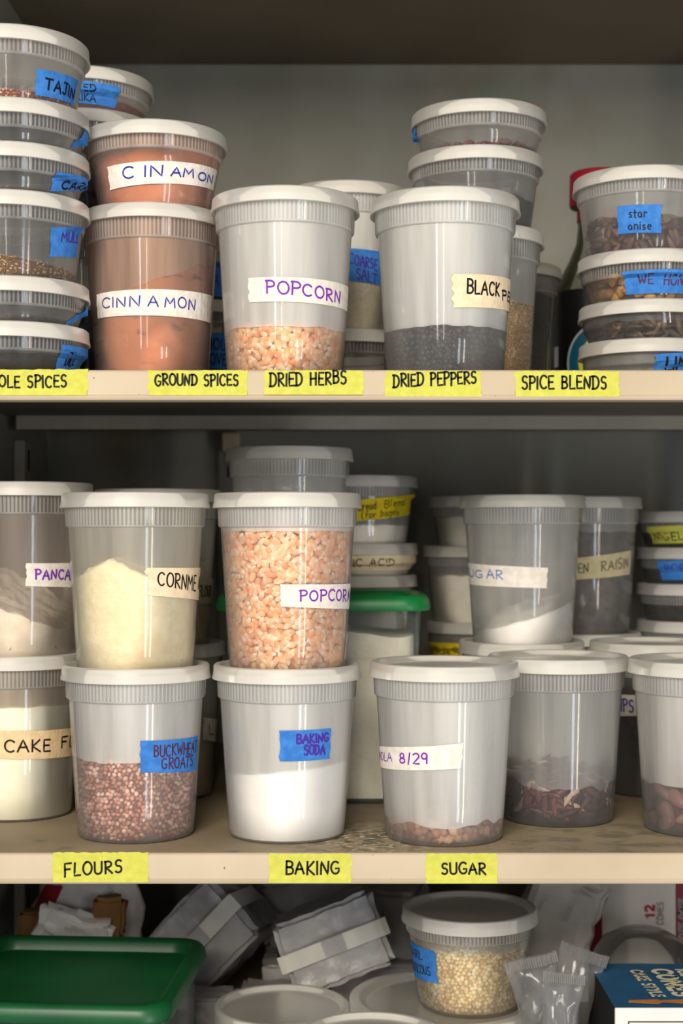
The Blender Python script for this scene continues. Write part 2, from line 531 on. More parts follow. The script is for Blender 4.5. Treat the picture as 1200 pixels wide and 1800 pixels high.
class Deli:
    def __init__(s, cx, D, zb, top, label, group, haze='cloudy', base_r=None, k=1.0, rz=0, kind='deli_container', ribs=True, world_x=None):
        """zb, top: heights of base and lid top relative to the eye."""
        s.X, s.D, s.zb, s.H, s.k = (wx(cx, D) if world_x is None else world_x), D, zb, top - zb, k
        s.top = top
        H = s.H
        s.big = H > .095
        s.ridge = H - (.0262 if s.big else .0205 if H > .034 else .0165)
        s.br = (base_r or (.0455 if s.big else .0462)) * k
        s.tr = .0523 * k
        s.root = empty(kind, (s.X, D, ZE + zb), label, 'container', group)
        br, tr, z = s.br, s.tr, s.ridge
        prof = [(0, .0016), (br - .010, .0014), (br - .006, .0002), (br - .0035, 0), (br - .0012, .0008), (br - .0002, .0026), (br + (tr - br) * .25, max(.004, z * .25)),
                (br + (tr - br) * .5, z * .5), (br + (tr - br) * .75, z * .75), (tr, z - .0006), (tr + .0011, z), (tr + .0015, z + .0012),
                (tr + .0021 * k, H - .0095), (tr + .0028, H - .0085), (tr + .003, H - .0062)]
        v, f, mi = lathe(prof, 216, {11} if ribs else None)
        s.body = mesh_obj('body', v, f, [M[haze], M[haze + '_rib'], M[haze + '_inner']], s.root, mi, sharp=50)
        R = LIDR * k
        lp = [(0, -.0046), (R - .0088, -.0046), (R - .0072, -.0040), (R - .0062, -.0008), (R - .0052, 0), (R - .0024, 0), (R - .0012, -.0012),
              (R - .0009, -.0068), (R - .0001, -.0103), (R, -.0112), (R - .0010, -.0116), (R - .0022, -.0104), (R - .0026, -.0055), (R - .0058, -.0055),
              (R - .0078, -.0062), (0, -.0060)]
        v, f, mi = lathe([(r, z2 + H) for r, z2 in lp], 128)
        mesh_obj('lid', v, f, [M['lid'], M['disc']], s.root, [1 if k < 128 else 0 for k in range(len(f))], sharp=60)

    def R(s, z):
        t = min(max(z / s.ridge, 0), 1)
        return s.br + (s.tr - s.br) * t

    def phi(s, px, z):
        extra = 0
        if isinstance(px, tuple):
            px, extra = px
        R = s.R(z)
        kx = (px - CX) / F
        a, b, c = kx * kx + 1, -2 * (kx * s.X + s.D), s.X ** 2 + s.D ** 2 - R * R
        disc = b * b - 4 * a * c
        if disc <= 0:
            sg = 1 if kx > s.X / s.D else -1
            return sg * (math.pi / 2) * .97 + math.atan2(s.X, s.D) * 1.0 + extra, math.sqrt(s.X ** 2 + s.D ** 2 - R * R)
        t = (-b - math.sqrt(disc)) / (2 * a)
        return math.atan2(t * kx - s.X, s.D - t) + extra, t

    def at(s, px, py):
        z = s.H * .5
        for _ in range(4):
            ph, t = s.phi(px, z)
            z = -(py - CY) / F * t - s.zb
        return ph, z

    def tape(s, x0, x1, yt0, yb0, yt1, yb1, colr, ink, texts, seed=1, label=None, rag=.0008):
        """Tape stuck round the body: end columns at x0 and x1 (pixels, or (pixel, extra radians)); texts (string, x0, x1, v0, v1[, stroke mm[, slope]])"""
        p0, zt0 = s.at(x0, yt0)
        _, zb0 = s.at(x0, yb0)
        p1, zt1 = s.at(x1, yt1)
        _, zb1 = s.at(x1, yb1)
        if isinstance(x1, tuple):      # carry the height on round the corner
            q, _ = s.at(x1[0], yt1)
            g = (p1 - p0) / max(q - p0, .05)
            zt1, zb1 = zt0 + (zt1 - zt0) * g, zb0 + (zb1 - zb0) * g
        if isinstance(x0, tuple):
            q, _ = s.at(x0[0], yt0)
            g = (p1 - p0) / max(p1 - q, .05)
            zt0, zb0 = zt1 + (zt0 - zt1) * g, zb1 + (zb0 - zb1) * g
        Rm = s.R((zt0 + zb0) / 2)
        width = (p1 - p0) * Rm
        h0, h1 = zt0 - zb0, zt1 - zb1
        height = (h0 + h1) / 2

        def mapper(a, b, off):
            u, v = a / width, b / height
            ph = p0 + (p1 - p0) * u
            z = (zb0 + (zb1 - zb0) * u) + v * (h0 + (h1 - h0) * u)
            r = s.R(z) + off + .0003 + .0036 * min(1, max(0, (z - s.ridge + .0025) / .0025))
            return (r * math.sin(ph), -r * math.cos(ph), z)
        tx = []
        zm = (zt0 + zb0) / 2
        for t in texts:
            a = (s.phi(t[1], zm)[0] - p0) * Rm
            b = (s.phi(t[2], zm)[0] - p0) * Rm
            tx.append((t[0], a, b, t[3] * height, t[4] * height, (t[5] if len(t) > 5 else .55) * .001, (t[6] if len(t) > 6 else 0) * height))
        label_mesh('tape_label', mapper, width, height, tx, M['tape_' + colr], M['ink_' + ink], s.root, seed=seed, rag=rag, label=label)
        return s

    def dust(s, name):
        s.body.data.materials[2] = M[name]
        return s

    def inner_face(s, top, n=96, rows=8):
        """The inside of the wall, bare above the contents."""
        bm = bmesh.new()
        bm.from_mesh(s.body.data)
        grid = []
        for k in range(n):
            a = 2 * math.pi * k / n
            r = s.R(s.H * .4)
            for _ in range(3):
                zt = min(max(top(r * math.sin(a), -r * math.cos(a)) - .001, .004), s.H - .012)
                r = s.R(zt)
            cl = []
            for j in range(rows + 1):
                z = zt + (s.H - .0078 - zt) * j / rows
                r = s.R(z) - .0005
                cl.append(bm.verts.new((r * math.sin(a), -r * math.cos(a), z)))
            grid.append(cl)
        for k in range(n):
            A, B_ = grid[k], grid[(k + 1) % n]
            for j in range(rows):
                f = bm.faces.new((A[j], B_[j], B_[j + 1], A[j + 1]))
                f.material_index = 2
                f.smooth = True
        bm.to_mesh(s.body.data)
        bm.free()

    # contents -------------------------------------------------------------
    def zl(s, py, d=None):
        """local height of pixel row py on the front wall"""
        return -(py - CY) / F * ((s.D - s.tr * .95) if d is None else d) - s.zb

    def powder(s, name, top, mat, label, inset=.0008, rough=.0004, cat=None, group=None, lo=.0022, nseg=96, nring=16):
        V, Fc = [], []

        def tz(x, y):
            zz = top(x, y) + rough * 2 * noise.noise(Vector((x * 190, y * 190, s.X * 50))) + rough * 2 * noise.noise(Vector((x * 70, y * 70, s.X * 30)))
            return max(lo + .001, min(zz, s.H - .0075))
        V.append((0, 0, tz(0, 0)))
        Rt = []
        for k in range(nseg):
            a = 2 * math.pi * k / nseg
            r = s.R(s.H * .4) - inset
            for _ in range(3):
                zz = tz(r * math.sin(a), -r * math.cos(a))
                r = s.R(zz) - inset
            Rt.append((r, zz))
        for j in range(1, nring + 1):
            for k in range(nseg):
                a = 2 * math.pi * k / nseg
                r = Rt[k][0] * j / nring
                x, y = r * math.sin(a), -r * math.cos(a)
                V.append((x, y, Rt[k][1] if j == nring else tz(x, y)))
        for k in range(nseg):
            Fc.append((0, 1 + k, 1 + (k + 1) % nseg))
        for j in range(nring - 1):
            b = 1 + j * nseg
            for k in range(nseg):
                k2 = (k + 1) % nseg
                Fc.append((b + k, b + nseg + k, b + nseg + k2, b + k2))
        prev = 1 + (nring - 1) * nseg
        ns = 10
        for i in range(1, ns + 1):
            st = len(V)
            for k in range(nseg):
                a = 2 * math.pi * k / nseg
                z = Rt[k][1] + (lo - Rt[k][1]) * i / ns
                r = s.R(z) - inset - (.001 if i == ns else 0)
                V.append((r * math.sin(a), -r * math.cos(a), z))
            for k in range(nseg):
                k2 = (k + 1) % nseg
                Fc.append((prev + k, st + k, st + k2, prev + k2))
            prev = st
        Fc.append(tuple(reversed(range(prev, prev + nseg))))
        o = mesh_obj(name, V, Fc, mat, None, sharp=55)
        o.location = s.root.location
        if label:
            s.inner_face(top)
            tag(o, label, cat or name.replace('_', ' '), group, 'stuff')
        return o

    def grains(s, name, top, spacing, tmpl, colors, label, cat, core, seed=1, mat='tint', jitter=.35, size_var=.15, front=None, depth=None, topstep=None, flat=False, group=None):
        s.inner_face(top)
        rnd = np.random.RandomState(seed)
        tv, tf, shade = tmpl
        gr = np.abs(tv).max() if depth is None else depth
        P, N = [], []
        zmax = s.H - .009
        row, z = 0, .0022 + gr * .7
        while z < zmax:
            R = s.R(z) - .0009 - gr * .75
            n = int(2 * math.pi * R / spacing)
            for k in range(n):
                a = (k + .5 * (row % 2)) * 2 * math.pi / n + rnd.uniform(-jitter, jitter) * spacing / R
                if front and math.cos(a) < front:
                    continue
                zz = z + rnd.uniform(-jitter, jitter) * spacing * .8
                x, y = R * math.sin(a), -R * math.cos(a)
                if zz < top(x, y) and zz > .002 + gr * .5:
                    P.append((x, y, zz))
                    N.append((math.sin(a), -math.cos(a), 0))
            z += spacing * .86
            row += 1
        step = topstep or spacing
        Rm = s.tr
        g = np.arange(-Rm, Rm, step)
        for i, gx in enumerate(g):
            for j, gy in enumerate(g):
                x, y = gx + rnd.uniform(-.4, .4) * step, gy + (i % 2) * step * .5 + rnd.uniform(-.4, .4) * step
                zt = top(x, y)
                if zt > zmax:
                    continue
                if math.hypot(x, y) < s.R(zt) - .0012 - gr:
                    P.append((x, y, zt + rnd.uniform(-.5, .25) * gr))
                    N.append((0, 0, 1))
        P, N = np.array(P), np.array(N)
        n = len(P)
        # random orientations: long axis roughly in the wall plane
        up = np.array([0, 0, 1.0])
        t1 = np.cross(N, np.where(np.abs(N[:, 2:3]) > .9, np.array([1.0, 0, 0]), up))
        t1 /= np.linalg.norm(t1, axis=1)[:, None]
        t2 = np.cross(N, t1)
        ang = rnd.uniform(0, 2 * math.pi, n)[:, None]
        ax = t1 * np.cos(ang) + t2 * np.sin(ang) + N * rnd.normal(0, .05 if flat else .35, n)[:, None]
        ax /= np.linalg.norm(ax, axis=1)[:, None]
        nn = N + rnd.normal(0, .1 if flat else .35, (n, 3))
        ay = np.cross(nn, ax)
        ay /= np.linalg.norm(ay, axis=1)[:, None]
        az = np.cross(ax, ay)
        sc = 1 + rnd.uniform(-size_var, size_var, n)
        VV = P[:, None, :] + sc[:, None, None] * (tv[None, :, 0:1] * ax[:, None, :] + tv[None, :, 1:2] * ay[:, None, :] + tv[None, :, 2:3] * az[:, None, :])
        # keep every grain inside the wall
        rad = np.hypot(VV[..., 0], VV[..., 1])
        lim = (s.br + (s.tr - s.br) * np.clip(VV[..., 2] / s.ridge, 0, 1)) - .0007 - .006 * np.clip(1 - VV[..., 2] / .005, 0, 1)
        over = np.clip((rad - lim).max(axis=1), 0, None)
        ctr = np.hypot(P[:, 0], P[:, 1]) + 1e-9
        VV[..., 0] -= (over * P[:, 0] / ctr)[:, None]
        VV[..., 1] -= (over * P[:, 1] / ctr)[:, None]
        VV[..., 2] += np.clip(.0019 - VV[..., 2].min(axis=1), 0, None)[:, None]
        cols = np.array([lin(c)[:3] for c in colors])
        ci = rnd.randint(0, len(cols), n)
        cm = cols[ci] * rnd.uniform(.8, 1.15, (n, 1))
        tip = np.array(lin(shade[1])[:3])
        CC = cm[:, None, :] * (1 - shade[0][None, :, None]) + tip[None, None, :] * shade[0][None, :, None]
        CC = np.clip(np.concatenate([CC, np.ones(CC.shape[:2] + (1,))], axis=2), 0, 1)
        nvt = len(tv)
        # core that closes the gaps
        co = s.powder('core_fill', lambda x, y: top(x, y) - gr * 1.1, M['tint'], None, inset=.0009 + gr * 1.15, nseg=48, nring=6, rough=0)
        cme = co.data
        cv = np.array([v.co[:] for v in cme.vertices])
        cf = [list(p.vertices) for p in cme.polygons]
        bpy.data.objects.remove(co)
        allv = np.concatenate([VV.reshape(-1, 3), cv])
        ccore = np.tile(np.array(lin(core)), (len(cv), 1))
        allc = np.concatenate([CC.reshape(-1, 4), ccore])
        fv = np.array(tf)
        fi = (fv[None] + (np.arange(n) * nvt)[:, None, None]).reshape(-1, fv.shape[1])
        loops = list(fi.ravel()) + [i + n * nvt for q in cf for i in q]
        tot = [fv.shape[1]] * len(fi) + [len(q) for q in cf]
        me = bpy.data.meshes.new(name)
        me.vertices.add(len(allv))
        me.vertices.foreach_set('co', allv.ravel())
        me.loops.add(len(loops))
        me.loops.foreach_set('vertex_index', loops)
        me.polygons.add(len(tot))
        me.polygons.foreach_set('loop_start', np.concatenate([[0], np.cumsum(tot)[:-1]]).astype(int))
        me.update(calc_edges=True)
        me.validate()
        me.polygons.foreach_set('use_smooth', [True] * len(me.polygons))
        at = me.color_attributes.new('tint', 'FLOAT_COLOR', 'POINT')
        at.data.foreach_set('color', allc.ravel())
        me.materials.append(M[mat])
        me.update()
        o = bpy.data.objects.new(name, me)
        col.objects.link(o)
        o.location = s.root.location
        return tag(o, label, cat, group, 'stuff')


def ico(sub, sx, sy, sz, jit=0, seed=0, tip=None, tipcol=(240, 230, 200), taper=0, bend=0):
    bm = bmesh.new()
    bmesh.ops.create_icosphere(bm, subdivisions=sub, radius=1)
    rnd = random.Random(seed)
    v = np.array([q.co[:] for q in bm.verts])
    f = [[q.index for q in p.verts] for p in bm.faces]
    bm.free()
    v *= 1 + np.array([rnd.uniform(-jit, jit) for _ in v])[:, None]
    s = np.zeros(len(v))
    if tip:
        s = np.clip((v[:, 0] + .05) / .75, 0, 1) ** 1.2 * tip
    if taper:
        k = 1 - taper * np.clip(v[:, 0] * .5 + .5, 0, 1)
        v[:, 1] *= k
        v[:, 2] *= k
    v = v * np.array([sx, sy, sz])
    if bend:
        v[:, 2] += bend * (v[:, 0] / sx) ** 2 * sz
    return v, f, (s, tipcol)


def flat_top(h, amp=.002, fr=60, seed=0, slope_x=0, slope_y=0):
    return lambda x, y: h + amp * noise.noise(Vector((x * fr, y * fr, seed))) + slope_x * x + slope_y * y


# ------------------------------------------------------------------ the cabinet
WL, WR, DB, DE = -.333, .60, 1.68, 1.086
ZS1, ZS2, ZFL, ZC = .1232, -.2318, -.462, .537      # upper shelf, lower shelf, bottom, top (relative to the eye)
TH = .02
o = struct(box('wall_back', WL - TH, WR + TH, DB, DB + TH, ZE + ZFL - TH, ZE + ZC + TH, M['wall']))
o = struct(box('wall_left', WL - TH, WL, DE + .004, DB, ZE + ZFL - TH, ZE + ZC + TH, M['wall']))
o = struct(box('wall_right', WR, WR + TH, DE + .004, DB, ZE + ZFL - TH, ZE + ZC + TH, M['wall']))
o = struct(box('ceiling', WL, WR, DE + .004, DB, ZE + ZC, ZE + ZC + TH, M['ceiling']))
o = struct(box('floor', WL, WR, DE + .004, DB, ZE + ZFL - TH, ZE + ZFL, M['shelf_top']))


def make_shelf(z, label):
    root = empty('shelf', (0, DE, ZE + z), label, 'shelf', 'cabinet shelves')
    # folded sheet: top, front face with a hem, return under
    prof = [(.590, 0), (.0022, 0), (.0008, -.0006), (0, -.002), (0, -.0178), (-.0004, -.0186), (-.0011, -.0192), (-.0011, -.0210), (-.0004, -.0222),
            (.0010, -.0226), (.014, -.0226), (.014, -.0206), (.0022, -.0206), (.0022, -.0024), (.590, -.0024)]
    V, Fc, mi = [], [], []
    nx = 2
    n = len(prof)
    for i in range(nx):
        x = (WL + .001) + (WR - WL - .002) * i
        for (y, zz) in prof:
            V.append((x, y, zz))
    for k in range(n):
        k2 = (k + 1) % n
        Fc.append((k, k2, n + k2, n + k))
        mi.append(0 if 0 < k < 10 else 2 if 10 <= k < 14 else 1)
    Fc.append(tuple(range(n)))
    Fc.append(tuple(reversed(range(n, 2 * n))))
    mi += [0, 0]
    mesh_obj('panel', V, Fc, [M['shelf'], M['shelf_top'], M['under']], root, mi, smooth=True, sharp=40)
    b = box('rear_brace', WL + .012, WR - .012, .372, .384, -.0165, -.0025, M['post'], root, .001)
    return root


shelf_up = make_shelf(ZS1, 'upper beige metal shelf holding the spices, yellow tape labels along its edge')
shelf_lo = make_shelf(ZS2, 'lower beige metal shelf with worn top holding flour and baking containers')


def shelf_tape(root, z, x0, x1, y0, y1, text, tx0, tx1, ty0, ty1, seed, slope=0, w=.75):
    D = DE - .0012
    X0, X1 = wx(x0, D), wx(x1, D)
    zt, zb = -(y0 - CY) / F * D - z, -(y1 - CY) / F * D - z

    def mapper(a, b, off):
        return (X0 + a, -.0010 - off + (.0011 if zb + b > -.0175 else 0) * min(1, (zb + b + .0175) / .002), zb + b)
    tz0, tz1 = -(ty1 - CY) / F * D - z - zb, -(ty0 - CY) / F * D - z - zb
    label_mesh('tape_label', mapper, X1 - X0, zt - zb, [(text, wx(tx0, D) - X0, wx(tx1, D) - X0, tz0, tz1, w * .001, slope * (tz1 - tz0))],
               M['tape_yellow'], M['ink_black'], root, nu=30, seed=seed, label='yellow tape hand lettered ' + text, ragtop=.0004)


shelf_tape(shelf_up, ZS1, -110, 154, 649, 695, 'WHOLE SPICES', -36, 116, 660, 680, 1, .0)
shelf_tape(shelf_up, ZS1, 260, 434, 651, 695, 'GROUND SPICES', 272, 418, 658, 677, 2)
shelf_tape(shelf_up, ZS1, 464, 638, 651, 694, 'DRIED HERBS', 474, 608, 657, 679, 3, .25)
shelf_tape(shelf_up, ZS1, 677, 846, 652, 697, 'DRIED PEPPERS', 691, 837, 659, 680, 4, .3)
shelf_tape(shelf_up, ZS1, 905, 1088, 652, 697, 'SPICE BLENDS', 917, 1066, 661, 683, 5)
shelf_tape(shelf_lo, ZS2, 92, 260, 1499, 1551, 'FLOURS', 113, 214, 1519, 1541, 6, .35)
shelf_tape(shelf_lo, ZS2, 473, 618, 1501, 1552, 'BAKING', 502, 597, 1516, 1538, 7, .1)
shelf_tape(shelf_lo, ZS2, 748, 874, 1501, 1553, 'SUGAR', 776, 853, 1518, 1537, 8)


# slotted uprights on the back and left walls
def upright(n, x0, x1, y0, y1, face):
    root = box('trim_%d' % n, x0, x1, y0, y1, ZE + ZFL + .001, ZE + ZS1 - .024, M['post'], None, .0015)
    struct(root)
    z = ZFL + .03
    V, Fc = [], []
    while z < ZS1 - .05:
        if face == 'y':
            v, f = box_vf((x0 + x1) / 2 - .003, (x0 + x1) / 2 + .003, y0 - .0006, y0 + .002, ZE + z, ZE + z + .022)
        else:
            v, f = box_vf(x1 - .002, x1 + .0006, (y0 + y1) / 2 - .004, (y0 + y1) / 2 + .004, ZE + z, ZE + z + .022)
        Fc += [tuple(i + len(V) for i in q) for q in f]
        V += v
        z += .05
    s = mesh_obj('slots', V, Fc, M['slot'], root, smooth=False)
    return root


upright(1, wx(385, DB), wx(425, DB), DB - .012, DB - .0005, 'y')
upright(2, WL + .0005, WL + .012, 1.50, 1.535, 'x')
upright(3, wx(1230, DB), wx(1270, DB), DB - .012, DB - .0005, 'y')
# bracket clip holding the upper shelf
b = empty('shelf_clip', (wx(405, 1.64), DB - .0125, ZE + ZS1 - .028), 'small beige bracket clip hooked under the upper shelf at the back', 'bracket')
box('hook', -.010, .010, -.022, 0, 0, .022, M['shelf'], b, .002)
box('tongue', -.006, .006, -.006, 0, -.014, 0, M['post'], b, .001)

G1 = 'deli containers on the upper shelf'
G2 = 'deli containers on the lower shelf'
G3 = 'deli containers at the cabinet bottom'

# ------------------------------------------------------------------ grain templates
KERNEL = ico(2, .0043, .0033, .0028, .03, 1, 1.0, (255, 246, 226), .4)
GRANOLA = ico(2, .0050, .0038, .0028, .25, 16)
GROAT = ico(1, .0021, .0018, .0017, .18, 2)
PEPPER = ico(2, .0022, .0022, .0022, .07, 3)
PEARL = ico(2, .0019, .0019, .0018, .04, 4)
SEED = ico(1, .0016, .0009, .0008, .05, 5)
CHUNK = ico(2, .0062, .0048, .0038, .22, 6)
OAT = ico(2, .0052, .0038, .0013, .18, 7)
CHILE = ico(2, .0095, .0038, .0022, .18, 8, .0, (0, 0, 0), .45, 1.3)
ALMOND = ico(2, .0118, .0072, .0052, .04, 9, 0, (0, 0, 0), .35)
STAR = ico(2, .0085, .0034, .0026, .2, 10, .4, (150, 110, 90), .4)
BIT = ico(1, .004, .003, .0026, .25, 11)

# ------------------------------------------------------------------ upper shelf, left stack
def stack(cx, D, zb, tiers):
    out = []
    for t in tiers:
        d = Deli(t.pop('cx', cx), t.pop('D', D), zb, t.pop('top'), t.pop('label'), t.pop('group', G1), **t)
        zb = d.top - NEST
        out.append(d)
    return out


L = stack(24, 1.14, ZS1, [
    dict(top=.1593, haze='clear', label='shallow tub at the bottom of the leftmost spice stack, resting on the shelf'),
    dict(top=.1926, haze='clear', label='shallow tub second from the bottom of the leftmost spice stack'),
    dict(top=.2558, haze='clear', label='deep tub of golden brown seeds in the leftmost spice stack'),
    dict(top=.2912, haze='clear', label='shallow tub directly above the golden seed tub, leftmost spice stack'),
    dict(top=.3236, haze='clear', label='shallow dark tub second from the top of the leftmost spice stack'),
    dict(top=.3773, haze='clear', label='tub with red spice and black lettered blue tape topping the leftmost stack')])
L[0].powder('dill_seed', flat_top(.014, .002), M['dark_stuff'], 'dark seeds in the bottom tub of the leftmost stack', cat='seeds')
L[0].tape(103, (143, .3), 606, 662, 614, 668, 'blue', 'black', [('DILL', 114, 143, .35, .75, .6)], 11)
L[1].powder('black_seed', flat_top(.010, .002), M['greyfill'], 'dark grey seeds in the second lowest tub of the leftmost stack', cat='seeds')
L[1].tape(116, (144, .3), 566, 574, 538, 566, 'blue', 'black', [], 12)
L[2].grains('golden_seed', lambda x, y: .022 - .16 * x + .0015 * noise.noise(Vector((x * 80, y * 80, 3))), .0030, SEED,
            [(196, 150, 92), (160, 108, 60), (214, 176, 120), (120, 78, 44)], 'golden brown seeds heaped in the deep tub of the leftmost stack', 'seeds', (96, 64, 36), 4)
L[2].tape(90, (134, .1), 400, 452, 400, 456, 'blue', 'violet', [('MULL', 106, 134, .5, .82, .6)], 13)
L[3].powder('grey_seed', flat_top(.008, .001), M['greyfill'], 'grey seeds low in the tub above the golden seed tub', cat='seeds')
L[3].tape(93, (141, .25), 304, 338, 313, 352, 'blue', 'black', [('CARA', 108, 141, .1, .55, .7)], 14)
L[4].powder('dark_spice', flat_top(.007, .001), M['dark_stuff'], 'dark spice low in the tub second from top, leftmost stack', cat='spice')
L[4].tape(127, (140, .3), 252, 262, 228, 262, 'blue', 'black', [], 15)
L[5].grains('red_spice_granules', flat_top(.0125, .002), .0026, ico(1, .0015, .0013, .0012, .2, 21),
            [(170, 96, 72), (190, 120, 92), (140, 70, 52), (206, 160, 130)], 'coarse red spice granules in the top tub of the leftmost stack', 'spice', (120, 60, 46), 5)
L[5].tape(64, (130, .12), 121, 168, 138, 188, 'blue', 'black', [('TAJIN', 79, 129, .3, .72, .75, -.1)], 16)

# stack behind: smoked paprika on top
S = stack(153, 1.30, ZS1, [
    dict(top=.262, haze='mid', label='quart tub hidden behind the cinnamon tubs, bottom of the smoked spice stack'),
    dict(top=.362, haze='mid', label='tub below the smoked spice tub, behind the leftmost spice stack'),
    dict(top=.3977, haze='mid', label='shallow tub of smoked red spice peeking out behind the leftmost stack')])
S[0].powder('dark_herb', flat_top(.07, .002), M['dark_stuff'], 'dark herbs in the hidden quart tub behind the cinnamon', cat='herbs')
S[1].powder('brown_spice', flat_top(.05, .002), M['greyfill'], 'brown spice in the tub below the smoked red spice', cat='spice')
S[2].powder('smoked_spice', flat_top(.015, .003, 40, 2), M['paprika'], 'smoked red spice caked inside the back tub', cat='spice')
S[2].tape(96, 206, 143, 182, 155, 192, 'blue', 'black', [('SMOKED', 100, 167, .55, .85, .5), ('PAPRIKA', 102, 168, .12, .42, .5)], 17)

# stack glimpsed between cinnamon and popcorn
K = stack(329, 1.39, ZS1, [
    dict(top=.2165, haze='clear', label='tub of whole cloves glimpsed between the big cinnamon and popcorn tubs'),
    dict(top=.272, haze='clear', label='tub with purple lettered blue tape above the whole cloves tub')])
K[0].powder('cloves', flat_top(.05, .003), M['dark_stuff'], 'dark whole cloves in the tub behind the popcorn', cat='spice')
K[0].tape(335, (415, .1), 585, 648, 588, 652, 'blue', 'black', [('WHOLE', 342, 402, .55, .85, .6), ('CLOVES', 346, 404, .12, .42, .6)], 18)
K[1].powder('dark_spice', flat_top(.03, .003), M['dark_stuff'], 'dark spice in the tub above the whole cloves', cat='spice')
K[1].tape(335, (415, .1), 458, 520, 468, 528, 'blue', 'violet', [('BAY', 350, 400, .3, .7, .6)], 19)

# cinnamon pair
C = stack(267, 1.20, ZS1, [
    dict(top=.2600, haze='mid', label='tall quart tub of cinnamon with wide white tape, under the shorter cinnamon tub'),
    dict(top=.3215, haze='mid', cx=272, D=1.19, base_r=.0435, label='short tub of cinnamon stacked on the tall cinnamon quart')])
C[0].dust('cinnamon_dust')
C[1].dust('cinnamon_dust')
C[0].powder('ground_cinnamon', lambda x, y: C[0].zl(497) + .42 * x + .004 * noise.noise(Vector((x * 60, y * 60, 2))), M['cinnamon_dark'], 'ground cinnamon filling the tall quart tub', cat='spice')
C[1].powder('ground_cinnamon', flat_top(.043, .004, 50, 4, .1), M['cinnamon'], 'ground cinnamon filling the short upper tub', cat='spice')
C[0].tape(170, (368, .1), 518, 561, 519, 568, 'white', 'blue', [('CINN', 181, 246, .36, .74, .55), ('A', 260, 277, .36, .74, .55), ('MON', 289, 342, .34, .72, .55)], 20)
C[1].tape(189, (377, .1), 294, 336, 298, 344, 'white', 'blue', [('C', 217, 235, .35, .82, .6), ('IN', 253, 286, .35, .8, .6), ('AM', 300, 338, .36, .74, .6), ('ON', 346, 370, .3, .66, .6)], 21)

# popcorn quart at the shelf front
P = Deli(501, 1.161, ZS1, .2638, 'quart tub a quarter full of popcorn, white tape, front of upper shelf', G1)
P.grains('popcorn_kernels', flat_top(.037, .003, 45, 1), .0050, KERNEL, [(240, 168, 104), (236, 178, 120), (246, 194, 140), (234, 154, 84)],
         'popcorn kernels in the bottom of the upper shelf quart', 'popcorn', (206, 140, 88), 7, flat=True)
P.tape(437, (608, .12), 489, 532, 503, 547, 'white', 'purple', [('POPCORN', 468, 597, .38, .86, .7, -.22)], 22)

# coarse salt stack
A = stack(610, 1.33, ZS1, [
    dict(top=.1805, haze='clear', label='shallow tub under the coarse salt quart, behind the popcorn'),
    dict(top=.3085, haze='cloudy', label='quart tub of coarse salt with slanted blue tape, behind popcorn and peppercorns')])
A[0].powder('grey_salt', flat_top(.02, .001), M['dark_stuff'], 'dark spice in the shallow tub under the coarse salt', cat='spice')
A[1].powder('coarse_salt', flat_top(.047, .002, 50, 1, .02), M['salt'], 'pale coarse salt in the quart behind the popcorn', cat='salt')
A[1].tape(598, 690, 436, 492, 448, 508, 'blue', 'violet', [('COARSE', 614, 662, .52, .84, .55, -.1), ('SALT', 626, 662, .1, .42, .55, -.1)], 23)

# black peppercorns
B = Deli(782, 1.15, ZS1, .2605, 'quart tub of black peppercorns with cream tape, front of upper shelf', G1)
B.grains('black_peppercorns', lambda x, y: .0355 + .004 * math.exp(-((x - .01) ** 2 + y * y) / .0009) + .0015 * noise.noise(Vector((x * 120, y * 120, 5))), .0046, PEPPER,
         [(50, 46, 52), (30, 28, 34), (74, 64, 64), (40, 38, 46)], 'black peppercorns in the front quart tub', 'peppercorns', (10, 9, 10), 8)
B.tape(795, (895, .45), 482, 541, 492, 552, 'cream', 'black', [('BLACK', 820, 876, .44, .84, .75, -.06), ('PE', 881, (893, .02), .30, .58, .75), ('PPER', (893, .06), (893, .4), .3, .58, .75)], 24, rag=.0016)

# stack behind the peppercorns
N = stack(836, 1.268, ZS1, [
    dict(top=.2580, haze='mid', label='quart tub of pale seeds behind the black peppercorn quart'),
    dict(top=.3225, haze='clear', cx=835, label='tub of dark spice on the pale seed quart, behind the peppercorns'),
    dict(top=.3605, haze='clear', cx=841, label='shallow tub with a few red bits topping the stack behind the peppercorns')])
N[0].grains('pale_seeds', flat_top(.073, .002), .0030, SEED, [(228, 192, 130), (214, 172, 108), (240, 208, 152), (200, 156, 96)],
            'pale tan seeds in the quart behind the peppercorns', 'seeds', (190, 148, 92), 9)
N[1].powder('dark_spice', flat_top(.030, .004), M['dark_stuff'], 'dark spice in the middle tub behind the peppercorns', cat='spice')
N[2].grains('red_bits', flat_top(.0095, .003, 50, 3, .04), .006, BIT, [(110, 36, 36), (80, 30, 32), (130, 60, 48)],
            'red dried bits in the top tub behind the peppercorns', 'spice', (60, 26, 28), 10)
N[2].tape((722, -.25), 738, 228, 256, 226, 252, 'blue', 'black', [], 25)

Q = Deli(880, 1.42, ZS1, .2560, 'dark grey filled quart tub standing beside the black bottle', G1, haze='clear')
Q.powder('dark_herb', flat_top(.105, .002), M['dark_stuff'], 'dark herbs filling the quart beside the black bottle', cat='herbs')

